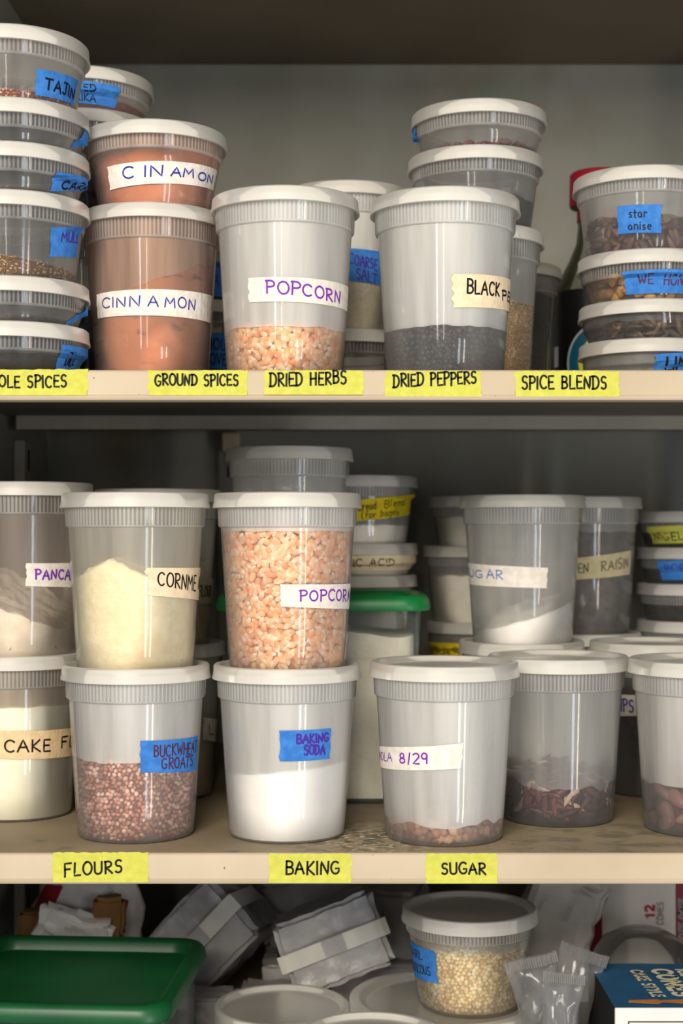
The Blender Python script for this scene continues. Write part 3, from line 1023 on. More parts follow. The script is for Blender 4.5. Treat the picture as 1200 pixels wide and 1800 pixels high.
# bottle with red cap
bx = wx(1052, 1.47)
bt = empty('sauce_bottle', (bx, 1.47, ZE + ZS1), 'tall bottle with red cap and black label behind the right spice stack', 'bottle')
v, f, mi = lathe([(0, .002), (.043, 0), (.047, .004), (.0475, .10), (.045, .122), (.030, .150), (.0225, .168), (.0205, .185), (.0205, .204), (.019, .206), (0, .206)], 64)
mesh_obj('glass', v, f, M['bottle'], bt, sharp=60)
v, f, mi = lathe([(.0479, .006), (.0479, .098), (.0460, .118), (.0455, .118), (.0474, .098), (.0474, .006), (.0479, .006)], 64)
mesh_obj('label_wrap', v, f, M['black'], bt, sharp=60)
v, f, mi = lathe([(0, .2385), (.0265, .2385), (.0285, .2365), (.0290, .208), (.0282, .205), (.0215, .205), (.0215, .190), (.0208, .190), (.0208, .2345), (0, .2345)], 64)
mesh_obj('cap', v, f, M['red'], bt, sharp=50)


def wrap_disc(name, R, phi0, z0, r0, r1, mat, parent, off, n=48, a0=0, a1=360):
    V, Fc = [], []
    for i in range(n + 1):
        a = math.radians(a0 + (a1 - a0) * i / n)
        for j in range(7):
            r = r0 + (r1 - r0) * j / 6
            ph = phi0 + r * math.cos(a) / R
            V.append(((R + off) * math.sin(ph), -(R + off) * math.cos(ph), z0 + r * math.sin(a)))
    for i in range(n):
        for j in range(6):
            k = i * 7 + j
            Fc.append((k, k + 1, k + 8, k + 7))
    return mesh_obj(name, V, Fc, mat, parent)


em = wrap_disc('emblem', .0479, -.02, .046, 0.0005, .0375, M['teal'], bt, .0004)
wrap_disc('ring', .0479, -.02, .046, .0375, .0395, M['ring'], em, .0006)
wrap_disc('panel', .0479, -.02, .046, .012, .027, M['lemon'], em, .0006, a0=120, a1=240)
for zz in (.016, .044):
    V = []
    for ph in (-1.28, -1.12):
        for z in (zz, zz + .02):
            V.append((.0483 * math.sin(ph), -.0483 * math.cos(ph), z))
    mesh_obj('print_patch', V, [(0, 2, 3, 1)], M['ring'], bt, smooth=False)

# star anise stack
T = stack(1131, 1.25, ZS1, [
    dict(top=.1617, haze='mid', cx=1138, ribs=False, label='shallow tub at the bottom of the right spice stack'),
    dict(top=.1935, haze='clear', cx=1138, ribs=False, label='shallow tub of brown dried pieces in the right spice stack'),
    dict(top=.2340, haze='clear', cx=1136, label='shallow tub of golden lumps below the star anise tub'),
    dict(top=.3016, haze='mid', cx=1128, label='deep tub of star anise with blue tape topping the right spice stack')])
T[0].powder('pale_spice', flat_top(.010, .001), M['greyfill'], 'grey spice in the bottom tub of the right stack', cat='spice')
T[0].tape(1150, 1222, 624, 668, 620, 664, 'blue', 'black', [('LIME', 1168, 1214, .35, .85, .9)], 26, rag=.0015)
T[1].grains('dried_pieces', flat_top(.02, .002), .0075, STAR, [(74, 56, 44), (96, 74, 58), (58, 44, 36), (120, 100, 80)],
            'brown dried pieces in the right stack shallow tub', 'spice', (50, 38, 30), 12)
T[2].grains('golden_lumps', lambda x, y: .026 if x < -.012 else .012, .009, CHUNK, [(206, 160, 92), (190, 140, 76), (160, 110, 60)],
            'golden lumps in the tub below the star anise', 'spice', (120, 84, 50), 13)
T[2].tape(1097, 1226, 479, 519, 478, 520, 'blue', 'brown', [('WE', 1122, 1147, .42, .8, .55), ('HONEY', 1166, 1216, .36, .78, .55)], 27)
T[3].grains('star_anise', flat_top(.033, .005, 50, 2), .0095, STAR, [(112, 72, 66), (90, 56, 52), (134, 92, 84), (74, 46, 44)],
            'star anise pods in the tub on top of the right stack', 'spice', (64, 42, 40), 14)
T[3].tape(1085, 1163, 363, 412, 360, 410, 'blue', 'black', [('star', 1105, 1136, .55, .86, .5), ('anise', 1104, 1144, .12, .4, .5)], 28)

# ------------------------------------------------------------------ lower shelf
ZB = ZS2
H1 = -.0985
# far left: cake flour under pancake mix
Y = stack(30, 1.246, ZB, [
    dict(top=-.096, group=G2, haze='mid', label='quart tub of cake flour with beige tape, leftmost on the lower shelf'),
    dict(top=.0455, group=G2, haze='mid', cx=42, label='quart tub of speckled pancake mix on the cake flour tub')])
Y[0].dust('flour_dust')
Y[1].dust('brown_dust')
Y[0].powder('cake_flour', flat_top(Y[0].zl(1243), .0015), M['cake'], 'white cake flour in the leftmost lower quart', cat='flour')
Y[0].tape((0, -.35), (126, .25), 1284, 1333, 1279, 1328, 'beige', 'black', [('CAKE', 8, 88, .26, .68, .75), ('FL', 107, 128, .34, .72, .75)], 31)
Y[1].powder('pancake_mix', lambda x, y: Y[1].zl(1054) - .48 * x + .22 * y + .004 * noise.noise(Vector((x * 60, y * 60, 1))), M['pancake'], 'speckled pancake mix sloping in the leftmost upper quart', rough=.0012, cat='flour')
Y[1].tape(46, (150, .2), 990, 1030, 988, 1030, 'white', 'purple', [('PANCAKE', 62, (150, -.02), .32, .72, .75)], 32)

# flour behind
R_ = stack(284, 1.34, ZB, [
    dict(top=-.094, group=G2, haze='mid', label='quart tub of beige flour with small white tape, behind the buckwheat'),
    dict(top=.043, group=G2, haze='mid', cx=278, label='quart tub of flour squeezed behind the cornmeal tub')])
R_[0].powder('beige_flour', flat_top(.068, .002), M['pancake'], 'beige flour in the quart behind the buckwheat', cat='flour')
R_[0].tape(357, (376, .3), 1261, 1300, 1263, 1302, 'white', 'black', [('L', 366, 376, .3, .7, .5)], 33)
R_[1].powder('plain_flour', flat_top(.078, .003), M['cornmeal'], 'plain flour in the quart behind the cornmeal', cat='flour')
R_[1].tape(270, (380, .2), 1018, 1062, 1016, 1060, 'tan', 'black', [('FLOUR', 347, 378, .3, .72, .7)], 34)

# buckwheat + cornmeal
U = stack(239, 1.161, ZB, [
    dict(top=H1, group=G2, label='quart tub half full of buckwheat groats with blue tape'),
    dict(top=.0344, group=G2, cx=238, label='quart tub of heaped cornmeal with cream tape, on the buckwheat tub')])
U[0].grains('buckwheat_groats', lambda x, y: .0700 + .15 * y + .05 * x + .002 * noise.noise(Vector((x * 90, y * 90, 4))), .0036, GROAT,
            [(204, 146, 126), (186, 124, 106), (218, 166, 144), (160, 102, 86), (238, 202, 180)], 'pinkish brown buckwheat groats in the front quart', 'buckwheat', (130, 84, 70), 15)
U[0].tape(246, (346, .02), 1302, 1357, 1294, 1352, 'blue', 'brown', [('BUCKWHEAT', 270, 344, .5, .84, .55, .04), ('GROATS', 284, 338, .1, .42, .55, .06)], 35)
U[1].dust('corn_dust')
zc = U[1].zl(1012)
U[1].powder('cornmeal', lambda x, y: zc + .013 * max(0, 1 - abs(x + .012) / .026) - .05 * max(0, x - .02) + .02 * max(0, y - .0), M['cornmeal'], 'pale yellow cornmeal heaped in the upper front quart', rough=.0012, cat='cornmeal')
U[1].tape(257, (348, .3), 998, 1046, 998, 1053, 'cream', 'black', [('CORNME', 277, 343, .36, .82, .65, -.06), ('AL', (346, .06), (346, .22), .36, .76, .6)], 36, rag=.0016)

# baking soda + popcorn
V_ = stack(504, 1.161, ZB, [
    dict(top=H1, group=G2, label='quart tub half full of white baking soda with blue tape'),
    dict(top=.0344, group=G2, cx=505, label='quart tub brimming with popcorn kernels, on the baking soda tub')])
zs = V_[0].zl(1361)
V_[0].powder('baking_soda', lambda x, y: zs + .0015 + .10 * x + .012 * max(0, y) + .006 * math.exp(-((x + .02) ** 2 + (y - .03) ** 2) / .0005), M['soda'], 'smooth white baking soda in the front quart', rough=.0006, cat='powder')
V_[0].tape(491, 581, 1284, 1338, 1280, 1333, 'blue', 'violet', [('BAKING', 521, 576, .58, .86, .75), ('SODA', 534, 570, .2, .5, .75)], 37)
V_[1].grains('popcorn_kernels', flat_top(.1085, .001), .0050, KERNEL, [(242, 172, 116), (238, 184, 130), (246, 198, 148), (236, 158, 94)],
             'popcorn kernels filling the lower shelf quart', 'popcorn', (222, 154, 104), 16, flat=True)
V_[1].tape(493, (610, .18), 1027, 1066, 1026, 1070, 'white', 'purple', [('POPCOR', 527, (607, .0), .32, .76, .65), ('N', (607, .07), (607, .17), .32, .72, .65)], 38)


# square boxes with green lids
def rrect(hx, hy, r, n=8):
    pts = []
    for cxs, cys, a0 in ((1, -1, -90), (1, 1, 0), (-1, 1, 90), (-1, -1, 180)):
        for i in range(n + 1):
            a = math.radians(a0 + 90 * i / n)
            pts.append((cxs * (hx - r) + r * math.cos(a), cys * (hy - r) + r * math.sin(a)))
    return pts


def rloft(name, rings, mat, parent, cap0=True, cap1=True, sharp=45):
    V, Fc = [], []
    n = None
    for hx, hy, r, z in rings:
        p = rrect(hx, hy, max(r, .0005))
        n = len(p)
        V += [(x, y, z) for x, y in p]
    for j in range(len(rings) - 1):
        for k in range(n):
            k2 = (k + 1) % n
            Fc.append((j * n + k, j * n + k2, (j + 1) * n + k2, (j + 1) * n + k))
    if cap0:
        Fc.append(tuple(reversed(range(n))))
    if cap1:
        Fc.append(tuple(range((len(rings) - 1) * n, len(rings) * n)))
    return mesh_obj(name, V, Fc, mat, parent, sharp=sharp)


def green_box(loc, hx, hy, H, label, group, mat, rz=0, ledge=None):
    root = empty('food_storage_box', loc, label, 'storage box', group, rz)
    bx_, by_ = hx - .008, hy - .008
    rings = [(bx_ - .006, by_ - .006, .014, .0005), (bx_ - .003, by_ - .003, .016, .003)]
    if ledge:
        rings += [(bx_ - .0022, by_ - .0022, .016, ledge - .0012), (bx_ - .0035, by_ - .0035, .016, ledge - .0004), (bx_ - .0035, by_ - .0035, .016, ledge + .0004), (bx_ - .0015, by_ - .0015, .016, ledge + .0012)]
    rings += [(bx_, by_, .018, H - .018), (bx_ + .001, by_ + .001, .019, H - .005)]
    rloft('body', rings, M['box_clear'], root, True, False)
    rloft('lid', [(hx - .0025, hy - .0025, .020, H - .0125), (hx, hy, .023, H - .0135), (hx + .0008, hy + .0008, .024, H - .011), (hx - .0005, hy - .0005, .024, H - .004), (hx - .003, hy - .003, .023, H - .0006), (hx - .006, hy - .006, .021, H),
                  (hx - .010, hy - .010, .019, H - .0004), (hx - .0125, hy - .0125, .018, H - .003), (hx - .0145, hy - .0145, .017, H - .0105), (hx - .017, hy - .017, .015, H - .0115)],
          mat, root, False, True)
    return root


gz = -.0500
gd, ghx, ghy = 1.349, .0935, .074
gX = wx(567, 1.276)
gb = green_box((gX, gd, ZE + ZB), ghx, ghy, gz - ZB, 'clear square box of white flour with green lid, behind the popcorn tubs', None, M['green'], ledge=.1265)
V, Fc = [], []
# flour block with a wavy top
nxx, nyy = 30, 14
fx, fy = ghx - .0135, ghy - .0135


def rclamp(x, y, r=.016):
    dx, dy = abs(x) - (fx - r), abs(y) - (fy - r)
    if dx > 0 and dy > 0 and math.hypot(dx, dy) > r:
        k = r / math.hypot(dx, dy)
        return math.copysign(fx - r + dx * k, x), math.copysign(fy - r + dy * k, y)
    return x, y


for j in range(nyy + 1):
    for i in range(nxx + 1):
        x, y = -fx + 2 * fx * i / nxx, -fy + 2 * fy * j / nyy
        x, y = rclamp(x, y)
        V.append((x, y, .148 + .003 * math.sin(x * 55 + 1.2) + .012 * (y / fy * .5 + .5) * 0 + .0015 * noise.noise(Vector((x * 60, y * 60, 0)))))
nt_ = len(V)
for j in range(nyy + 1):
    for i in range(nxx + 1):
        V.append(rclamp(-fx + 2 * fx * i / nxx, -fy + 2 * fy * j / nyy) + (.0045,))
idx = lambda i, j, b: b + j * (nxx + 1) + i
for j in range(nyy):
    for i in range(nxx):
        Fc.append((idx(i, j, 0), idx(i + 1, j, 0), idx(i + 1, j + 1, 0), idx(i, j + 1, 0)))
        Fc.append((idx(i, j + 1, nt_), idx(i + 1, j + 1, nt_), idx(i + 1, j, nt_), idx(i, j, nt_)))
for i in range(nxx):
    Fc.append((idx(i, 0, nt_), idx(i + 1, 0, nt_), idx(i + 1, 0, 0), idx(i, 0, 0)))
    Fc.append((idx(i + 1, nyy, nt_), idx(i, nyy, nt_), idx(i, nyy, 0), idx(i + 1, nyy, 0)))
for j in range(nyy):
    Fc.append((idx(0, j + 1, nt_), idx(0, j, nt_), idx(0, j, 0), idx(0, j + 1, 0)))
    Fc.append((idx(nxx, j, nt_), idx(nxx, j + 1, nt_), idx(nxx, j + 1, 0), idx(nxx, j, 0)))
o = mesh_obj('white_flour', V, Fc, M['flour'], None, sharp=40)
o.location = gb.location
tag(o, 'white flour filling the square box with the green lid', 'flour', None, 'stuff')

Z1 = Deli(508, 1.345, gz - .0112, .0805, 'near empty quart tub standing on the green lid, above the popcorn', G2, haze='mid')
Z1.powder('pale_powder', flat_top(.03, .001), M['flour'], 'pale powder in the quart on the green lid', cat='powder')

# bread blend stack
X_ = stack(632, 1.50, ZB, [
    dict(top=-.095, group=G2, haze='mid', label='quart tub hidden behind the green lidded box, bottom of its stack'),
    dict(top=-.0375, group=G2, haze='mid', label='tub behind the green lid, beneath the citric acid tub'),
    dict(top=-.0055, group=G2, haze='mid', cx=633, label='shallow tub with cream tape reading ACID, behind the green lid'),
    dict(top=.0615, group=G2, haze='mid', cx=633, label='tub with bright yellow slanted tape, behind the popcorn quart')])
X_[0].powder('white_powder', flat_top(.09, .001), M['flour'], 'white powder in the quart hidden behind the green box', cat='powder')
X_[1].powder('white_powder', flat_top(.035, .001), M['flour'], 'white powder in the tub beneath the acid tub', cat='powder')
X_[2].powder('acid_powder', flat_top(.016, .001), M['flour'], 'white powder in the shallow tub with cream tape', cat='powder')
X_[2].tape(560, (727, .1), 978, 1004, 972, 1000, 'cream', 'black', [('CITRIC', 582, 636, .3, .75, .6), ('ACID', 648, 688, .32, .75, .6)], 39)
X_[3].powder('bread_flour', flat_top(.022, .001), M['flour'], 'white bread flour in the tub with yellow tape', cat='flour')
X_[3].tape(600, 722, 882, 919, 868, 905, 'gold', 'black', [('Bread', 630, 660, .5, .84, .5), ('Blend', 674, 708, .52, .86, .5), ('(', 634, 638, .05, .45, .5), ('for bagels', 642, 700, .1, .42, .45)], 40, rag=.002)

# white powder stack left of the sugar
E_ = stack(841, 1.537, ZB, [
    dict(top=-.086, group=G2, haze='mid', k=.95, label='tub with yellow tape at the bottom of the stack beside the green box'),
    dict(top=-.0085, group=G2, haze='mid', k=.97, cx=838, label='tub filled white in the middle of the stack beside the sugar tub'),
    dict(top=.0425, group=G2, haze='mid', k=.93, cx=845, label='smaller white filled tub on top of the stack beside the sugar tub')])
E_[0].powder('white_powder', flat_top(.1, .001), M['pancake'], 'pale powder in the bottom tub beside the green box', cat='powder')
E_[0].tape(752, 850, 1126, 1160, 1130, 1164, 'gold', 'black', [('YEAST', 760, 830, .3, .75, .5)], 41)
E_[1].powder('white_powder', flat_top(.052, .001), M['flour'], 'white powder in the middle tub beside the sugar', cat='powder')
E_[2].powder('white_powder', flat_top(.034, .001), M['flour'], 'white powder in the top tub beside the sugar', cat='powder')

# sugar stack
F_ = stack(916, 1.366, ZB, [
    dict(top=-.0945, group=G2, haze='mid', label='quart tub carrying the sugar tub, behind the tub of dark maroon pieces'),
    dict(top=.0385, group=G2, haze='mid', cx=918, label='quart tub of white sugar in a slanted heap with white tape')])
F_[0].powder('white_powder', flat_top(.06, .001), M['flour'], 'white powder in the quart under the sugar', cat='powder')
z0 = F_[1].zl(1080)
F_[1].powder('white_sugar', lambda x, y: z0 + .31 * x + .10 * y, M['soda'], 'white sugar piled against one side of its tub', rough=.0004, cat='sugar')
F_[1].tape((818, -.12), 962, 989, 1026, 998, 1034, 'white', 'sky', [('S', (818, -.1), (818, -.02), .4, .75, .5), ('UG', 820, 850, .36, .72, .5), ('AR', 856, 884, .36, .78, .5)], 42)

# raisins behind the sugar
H_ = stack(1024, 1.478, ZB, [
    dict(top=-.0935, group=G2, haze='mid', label='quart tub carrying the raisin tub at the back'),
    dict(top=.040, group=G2, haze='mid', label='quart tub of raisins with tan tape, behind the sugar tub')])
H_[0].powder('dark_filling', flat_top(.09, .001), M['greyfill'], 'grey filling in the quart under the raisins', cat='filling')
H_[1].powder('raisins', flat_top(.104, .003), M['raisin'], 'grey brown raisins in the back quart', cat='raisins')
H_[1].tape(970, (1104, .1), 986, 1022, 968, 1010, 'tan', 'black', [('GOLDEN', 975, 1034, .3, .72, .5), ('RAISIN', 1056, 1102, .3, .72, .5)], 43)

# nigella stack at the right edge
I_ = stack(1219, 1.505, ZB, [
    dict(top=-.083, group=G2, haze='clear', label='tub at the bottom of the dark seed stack, right edge of lower shelf'),
    dict(top=-.0458, group=G2, haze='clear', label='shallow dark tub second from the bottom of the right edge seed stack'),
    dict(top=-.0097, group=G2, haze='clear', label='shallow tub with blue tape in the right edge seed stack'),
    dict(top=.0265, group=G2, haze='clear', label='shallow tub with yellow green tape topping the right edge seed stack')])
for q, lb in zip(I_, ('bottom tub', 'second lowest tub', 'blue taped tub', 'yellow taped tub')):
    q.powder('dark_seeds', flat_top(q.H * .45, .001), M['dark_stuff'], 'dark seeds in the %s of the right edge stack' % lb, cat='seeds')
I_[3].tape(1143, 1240, 926, 956, 922, 954, 'yellow', 'black', [('NIGELLA', 1150, 1230, .2, .6, .6)], 44)
I_[2].tape(1160, 1240, 986, 1020, 984, 1018, 'blue', 'violet', [('POPPY', 1172, 1230, .45, .8, .5)], 45)

# chocolate chips
J_ = Deli(1147, 1.358, ZB, -.0945, 'quart tub of dark chips with white tape, between the maroon pieces and bean tubs', G2, haze='mid')
J_.powder('dark_chips', flat_top(.108, .001), M['choc'], 'dark chips in the quart behind the beans', cat='chips')
J_.tape(1050, 1126, 1216, 1250, 1222, 1258, 'white', 'violet', [('CH', 1056, 1086, .25, .8, .7), ('IPS', 1092, 1113, .22, .78, .7)], 46)

# granola, chiles, beans at the front
O_ = Deli(780, 1.150, ZB, -.0957, 'nearly empty quart tub of granola with white dated tape', G2)
O_.grains('granola', flat_top(.0165, .006, 70, 3), .0062, GRANOLA, [(210, 164, 132), (190, 142, 112), (170, 122, 98), (136, 96, 82), (222, 184, 152)],
          'granola clumps in the bottom of the dated quart', 'granola', (150, 104, 84), 18, topstep=.006)
O_.tape((668, -.45), 812, 1311, 1346, 1306, 1350, 'white', 'purple', [('GRA', (668, -.4), (668, -.05), .28, .72, .5), ('NOLA', 669, 690, .36, .74, .45), ('8/29', 704, 752, .28, .72, .6)], 47)
P2 = Deli(980, 1.224, ZB, -.0967, 'quart tub of dark maroon dried pieces beside the granola tub', G2, haze='mid')
P2.grains('dried_pods', flat_top(.036, .008, 60, 5, -.03, .1), .0078, CHILE, [(92, 46, 52), (70, 34, 42), (108, 58, 60), (60, 30, 36), (84, 42, 48), (98, 50, 54), (74, 38, 46), (200, 168, 146)],
          'dark maroon dried pieces in the quart beside the granola', 'dried food', (34, 20, 24), 19, depth=.0035, topstep=.008, flat=True, mat='tint')
Q2 = Deli(1233, 1.18, ZB, -.0960, 'quart tub of brown beans at the right edge of the lower shelf', G2, haze='cloudy')
Q2.grains('brown_beans', flat_top(.040, .004, 60, 6), .0138, ALMOND, [(150, 104, 98), (132, 90, 86), (162, 116, 106), (120, 80, 78)],
          'large pinkish brown beans in the right edge quart', 'beans', (80, 50, 46), 20, depth=.0055, topstep=.012)

# ------------------------------------------------------------------ bottom of the cabinet
# big shallow tub and the pearl couscous on it
def round_tub(cx, D, R, top, label, group, name='round_tub', mat='mid'):
    X = wx(cx, D)
    H = top - ZFL
    root = empty(name, (X, D, ZE + ZFL), label, 'container', group)
    b = R - .008
    v, f, mi = lathe([(0, .001), (b - .012, .001), (b - .008, 0), (b - .006, .003), (b - .001, H - .016), (b + .002, H - .0155), (b + .003, H - .006)], 128)
    mesh_obj('body', v, f, M[mat], root, sharp=50)
    lp = [(0, -.0055), (R - .017, -.0055), (R - .014, -.0046), (R - .0105, -.0012), (R - .008, 0), (R - .003, 0), (R - .001, -.0015), (R - .0006, -.0075), (R + .0004, -.011), (R - .001, -.0118), (R - .0028, -.0105), (R - .0032, -.006), (R - .012, -.0062), (0, -.0068)]
    v, f, mi = lathe([(r, z + H) for r, z in lp], 160)
    mesh_obj('lid', v, f, [M['lid'], M['disc']], root, [1 if k < 160 else 0 for k in range(len(f))], sharp=60)
    return root


bigX = wx(782, 1.27)
round_tub(782, 1.27, .083, -.3935, 'wide shallow round tub under the pearl couscous', None)
PC = Deli(825, 1.2675, -.3935 - .0053, -.3155, 'tub of pearl couscous with blue tape on the wide round lid', G3, haze='mid', base_r=.0435)
PC.grains('pearl_couscous', flat_top(.0555, .002), .0037, PEARL, [(244, 226, 182), (238, 214, 166), (248, 234, 196), (228, 200, 150)],
          'cream pearl couscous filling the tub at the cabinet bottom', 'couscous', (206, 178, 130), 21)
PC.tape((727, -.25), 765, 1658, 1708, 1672, 1727, 'blue', 'black', [('PEARL', (727, -.2), 744, .62, .86, .5), ('COUSCOUS', (727, -.2), 756, .2, .45, .5)], 48, label='blue tape with black lettering')

sm = Deli(495, 1.262, ZFL, -.3975, 'lidded round tub at the cabinet bottom in front of the wrapped blocks', G3, haze='mid')
sm.powder('brown_powder', flat_top(.03, .001), M['greyfill'], 'brown powder in the bottom round tub', cat='powder')
fr = Deli(652, 1.128, ZFL, -.379, 'lidded tub cut off by the bottom of the picture, beside the wide round tub', G3, haze='mid', base_r=.046)
fr.powder('brown_powder', flat_top(.03, .001), M['greyfill'], 'brown powder in the tub cut off at the bottom', cat='powder')

# green lidded box, lower left
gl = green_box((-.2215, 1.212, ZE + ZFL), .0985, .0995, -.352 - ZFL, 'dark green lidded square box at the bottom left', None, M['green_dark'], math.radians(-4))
box_fill = rloft('dry_goods', [(.08, .08, .012, .004), (.0845, .0845, .012, .05)], M['greyfill'], None)
box_fill.location = gl.location
box_fill.rotation_euler = gl.rotation_euler
tag(box_fill, 'dark dry goods inside the dark green lidded box', 'dry goods', None, 'stuff')


# crumpled wrapped blocks
def crumple(name, dims, mats, parent, seed, amp=.004, cuts=16, bevel=.006, pinch=0):
    hx, hy, hz = [d / 2 for d in dims]
    bm = bmesh.new()
    bmesh.ops.create_cube(bm, size=2)
    bmesh.ops.subdivide_edges(bm, edges=list(bm.edges), cuts=cuts, use_grid_fill=True)
    for v in bm.verts:
        p = v.co.copy()
        q = Vector((p.x * hx, p.y * hy, p.z * hz))
        # round the box a little
        m = max(abs(p.x), abs(p.y), abs(p.z))
        e = sum(1 for c in p if abs(c) > .93)
        if e >= 2:
            q *= 1 - bevel * (e - 1) / max(dims) * 2
        d1, _ = noise.voronoi(q * 46 + Vector((seed, seed * 2, 0)))[0:2]
        k = (d1[1] - d1[0]) - .35
        n = p.normalized()
        q += n * amp * k * 1.3 + noise.noise_vector(q * 60 + Vector((0, 0, seed))) * amp * .45
        if pinch and p.y < -.5:
            r = math.hypot(p.x, p.z)
            q.y += pinch * max(0, 1 - r)
        v.co = q
    me = bpy.data.meshes.new(name)
    bm.to_mesh(me)
    bm.free()
    for m in mats:
        me.materials.append(m)
    me.polygons.foreach_set('use_smooth', [True] * len(me.polygons))
    me.set_sharp_from_angle(angle=math.radians(22))
    o = bpy.data.objects.new(name, me)
    col.objects.link(o)
    if parent:
        o.parent = parent
    return o


def wrapped_block(px, py, D, dims, rot, label, seed, band=True, mat='wrap', group='wrapped blocks at the cabinet bottom'):
    p = W(px, py, D)
    root = empty('wrapped_block', p, label, 'package', group)
    root.rotation_euler = [math.radians(a) for a in rot]
    crumple('wrapping', dims, [M[mat]], root, seed, amp=.0032, pinch=.003)
    if band:
        hx, hy, hz = [d / 2 for d in dims]
        w = hz * .22
        t = .0034
        # paper band running across the end and along both sides
        path = [(-hx - t, hy * .6), (-hx - t, -hy - .001), (-hx + .002, -hy - t), (0, -hy - t * .8), (hx - .002, -hy - t), (hx + t, -hy - .001), (hx + t, hy * .6)]
        V, Fc = [], []
        for (x, y) in path:
            V += [(x, y, -w), (x, y, w)]
        for i in range(len(path) - 1):
            Fc.append((2 * i, 2 * i + 2, 2 * i + 3, 2 * i + 1))
        b = mesh_obj('paper_band', V, Fc, M['strap'], root, smooth=False)
        v, f = box_vf(-.010, .010, -hy - t - .0012, -hy - t * .7, -w * .9, w * .9)
        mesh_obj('seal', v, f, M['wrap'], b, smooth=False)
    return root


wrapped_block(375, 1640, 1.44, (.098, .09, .076), (-10, -47, -6), 'white wrapped block tilted steeply, beside the paper flour bag', 3)
wrapped_block(584, 1651, 1.372, (.097, .08, .070), (-8, -20, 5), 'white wrapped block leaning on its side, right of the steeply tilted one', 7)
wrapped_block(500, 1776, 1.39, (.085, .08, .037), (0, 3, 0), 'small pale block under the two wrapped blocks', 9, band=False, mat='paper')
wrapped_block(534, 1583, 1.535, (.10, .08, .066), (0, -8, 10), 'grey wrapped bundle at the back, behind the sideways block', 11, band=False)
wrapped_block(692, 1604, 1.49, (.062, .08, .068), (6, 0, -12), 'crumpled grey bundle behind the pearl couscous', 13, band=False)
wrapped_block(640, 1716, 1.475, (.2, .09, .046), (0, 0, 0), 'flat pale parcel beneath the crumpled bundles', 14, band=False, mat='paper')
wrapped_block(350, 1790, 1.345, (.07, .044, .048), (0, 0, 4), 'small grey parcel between the dark green lid and the bottom round tub', 16, band=False, mat='wrap')

# rolled-open paper flour bag behind the green lid
pb = empty('paper_bag', (wx(158, 1.44), 1.43, ZE + ZFL), 'rumpled paper bag with red print behind the dark green lid', 'bag')
V, Fc, mi = [], [], []
n, rows = 56, 16
for j in range(rows + 1):
    t = j / rows
    for k in range(n):
        a = 2 * math.pi * k / n
        r = .049 * (1 + .0 * t) * (1 - .34 * max(0, t - .55) / .45)
        z = .19 * t
        q = Vector((r * math.cos(a) * 1.05, r * math.sin(a) * .8, z))
        q += noise.noise_vector(q * 34) * .009 * (t + .2) + noise.noise_vector(q * 90) * .005
        V.append(q)
for j in range(rows):
    for k in range(n):
        k2 = (k + 1) % n
        Fc.append((j * n + k, j * n + k2, (j + 1) * n + k2, (j + 1) * n + k))
        mi.append(1 if (j in (8, 9) and 44 <= k <= 49) or (j in (9, 10) and 33 <= k <= 37) else 0)
Fc.append(tuple(reversed(range(n))))
mi.append(0)
Fc.append(tuple(range(rows * n, (rows + 1) * n)))
mi.append(0)
mesh_obj('sack', V, Fc, [M['paper'], M['red']], pb, mi, sharp=25)
c = crumple('folded_flap', (.072, .018, .05), [M['card']], pb, 21, .006, 10)
c.location = (-.004, -.054, .094)
c.rotation_euler = (math.radians(24), math.radians(18), .1)
c = crumple('inner_liner', (.03, .02, .04), [M['kraft']], pb, 23, .004, 8)
c.location = (.028, -.048, .108)
c = crumple('inner_liner', (.03, .02, .03), [M['kraft']], pb, 24, .004, 8)
c.location = (-.042, -.042, .098)

# white paper sack behind the couscous
ps = empty('paper_sack', W(965, 1640, 1.43), 'white creased paper sack behind the pearl couscous tub', 'bag')
ps.rotation_euler = (math.radians(-14), math.radians(24), math.radians(-6))
crumple('sack', (.07, .07, .14), [M['paper']], ps, 31, .007, 14)
c = crumple('folded_top', (.05, .035, .03), [M['paper']], ps, 33, .006, 8)
c.location = (.004, -.03, .066)


# clear crinkled bags with heat-sealed crimped ends
def film_bag(px, py, D, w, h, rot, label, seed):
    root = empty('clear_bag', W(px, py, D), label, 'bag', 'clear empty bags in front of the paper sack')
    root.rotation_euler = [math.radians(a) for a in rot]
    V, Fc = [], []
    nu, nv = 22, 30
    for side in (0, 1):
        for j in range(nv + 1):
            for i in range(nu + 1):
                x, z = (i / nu - .5) * w, (j / nv - .5) * h
                env = math.sin(math.pi * i / nu) ** .5 * (math.sin(math.pi * min(j / nv / .88, 1)) ** .6 if j / nv < .88 else 0)
                y = (.010 * env) * (1 if side else -1)
                nz = noise.noise_vector(Vector((x * 70, z * 45, seed + side * 9)))
                y += nz.x * .007 * (env + .15)
                if j / nv > .88:
                    y += .0012 * (1 if i % 2 else -1) + noise.noise(Vector((x * 30, 0, seed))) * .008
                V.append((x * (1 - .25 * math.sin(math.pi * min(j / nv, 1)) * .6) + nz.y * .002, y, z + nz.z * .003))
        b = side * (nu + 1) * (nv + 1)
        for j in range(nv):
            for i in range(nu):
                a = b + j * (nu + 1) + i
                Fc.append((a, a + 1, a + nu + 2, a + nu + 1))
    mesh_obj('film', V, Fc, M['film'], root, smooth=True, sharp=35)
    # crimped seal strip
    V, Fc = [], []
    for i in range(45):
        x = (i / 44 - .5) * w
        y = .0012 * (1 if i % 2 else -1) + noise.noise(Vector((x * 30, 0, seed))) * .008 - .0016
        V += [(x, y, h * .39), (x, y, h * .5)]
    for i in range(44):
        Fc.append((2 * i, 2 * i + 2, 2 * i + 3, 2 * i + 1))
    mesh_obj('crimped_seal', V, Fc, M['clear_rib'], root, smooth=False)
    return root


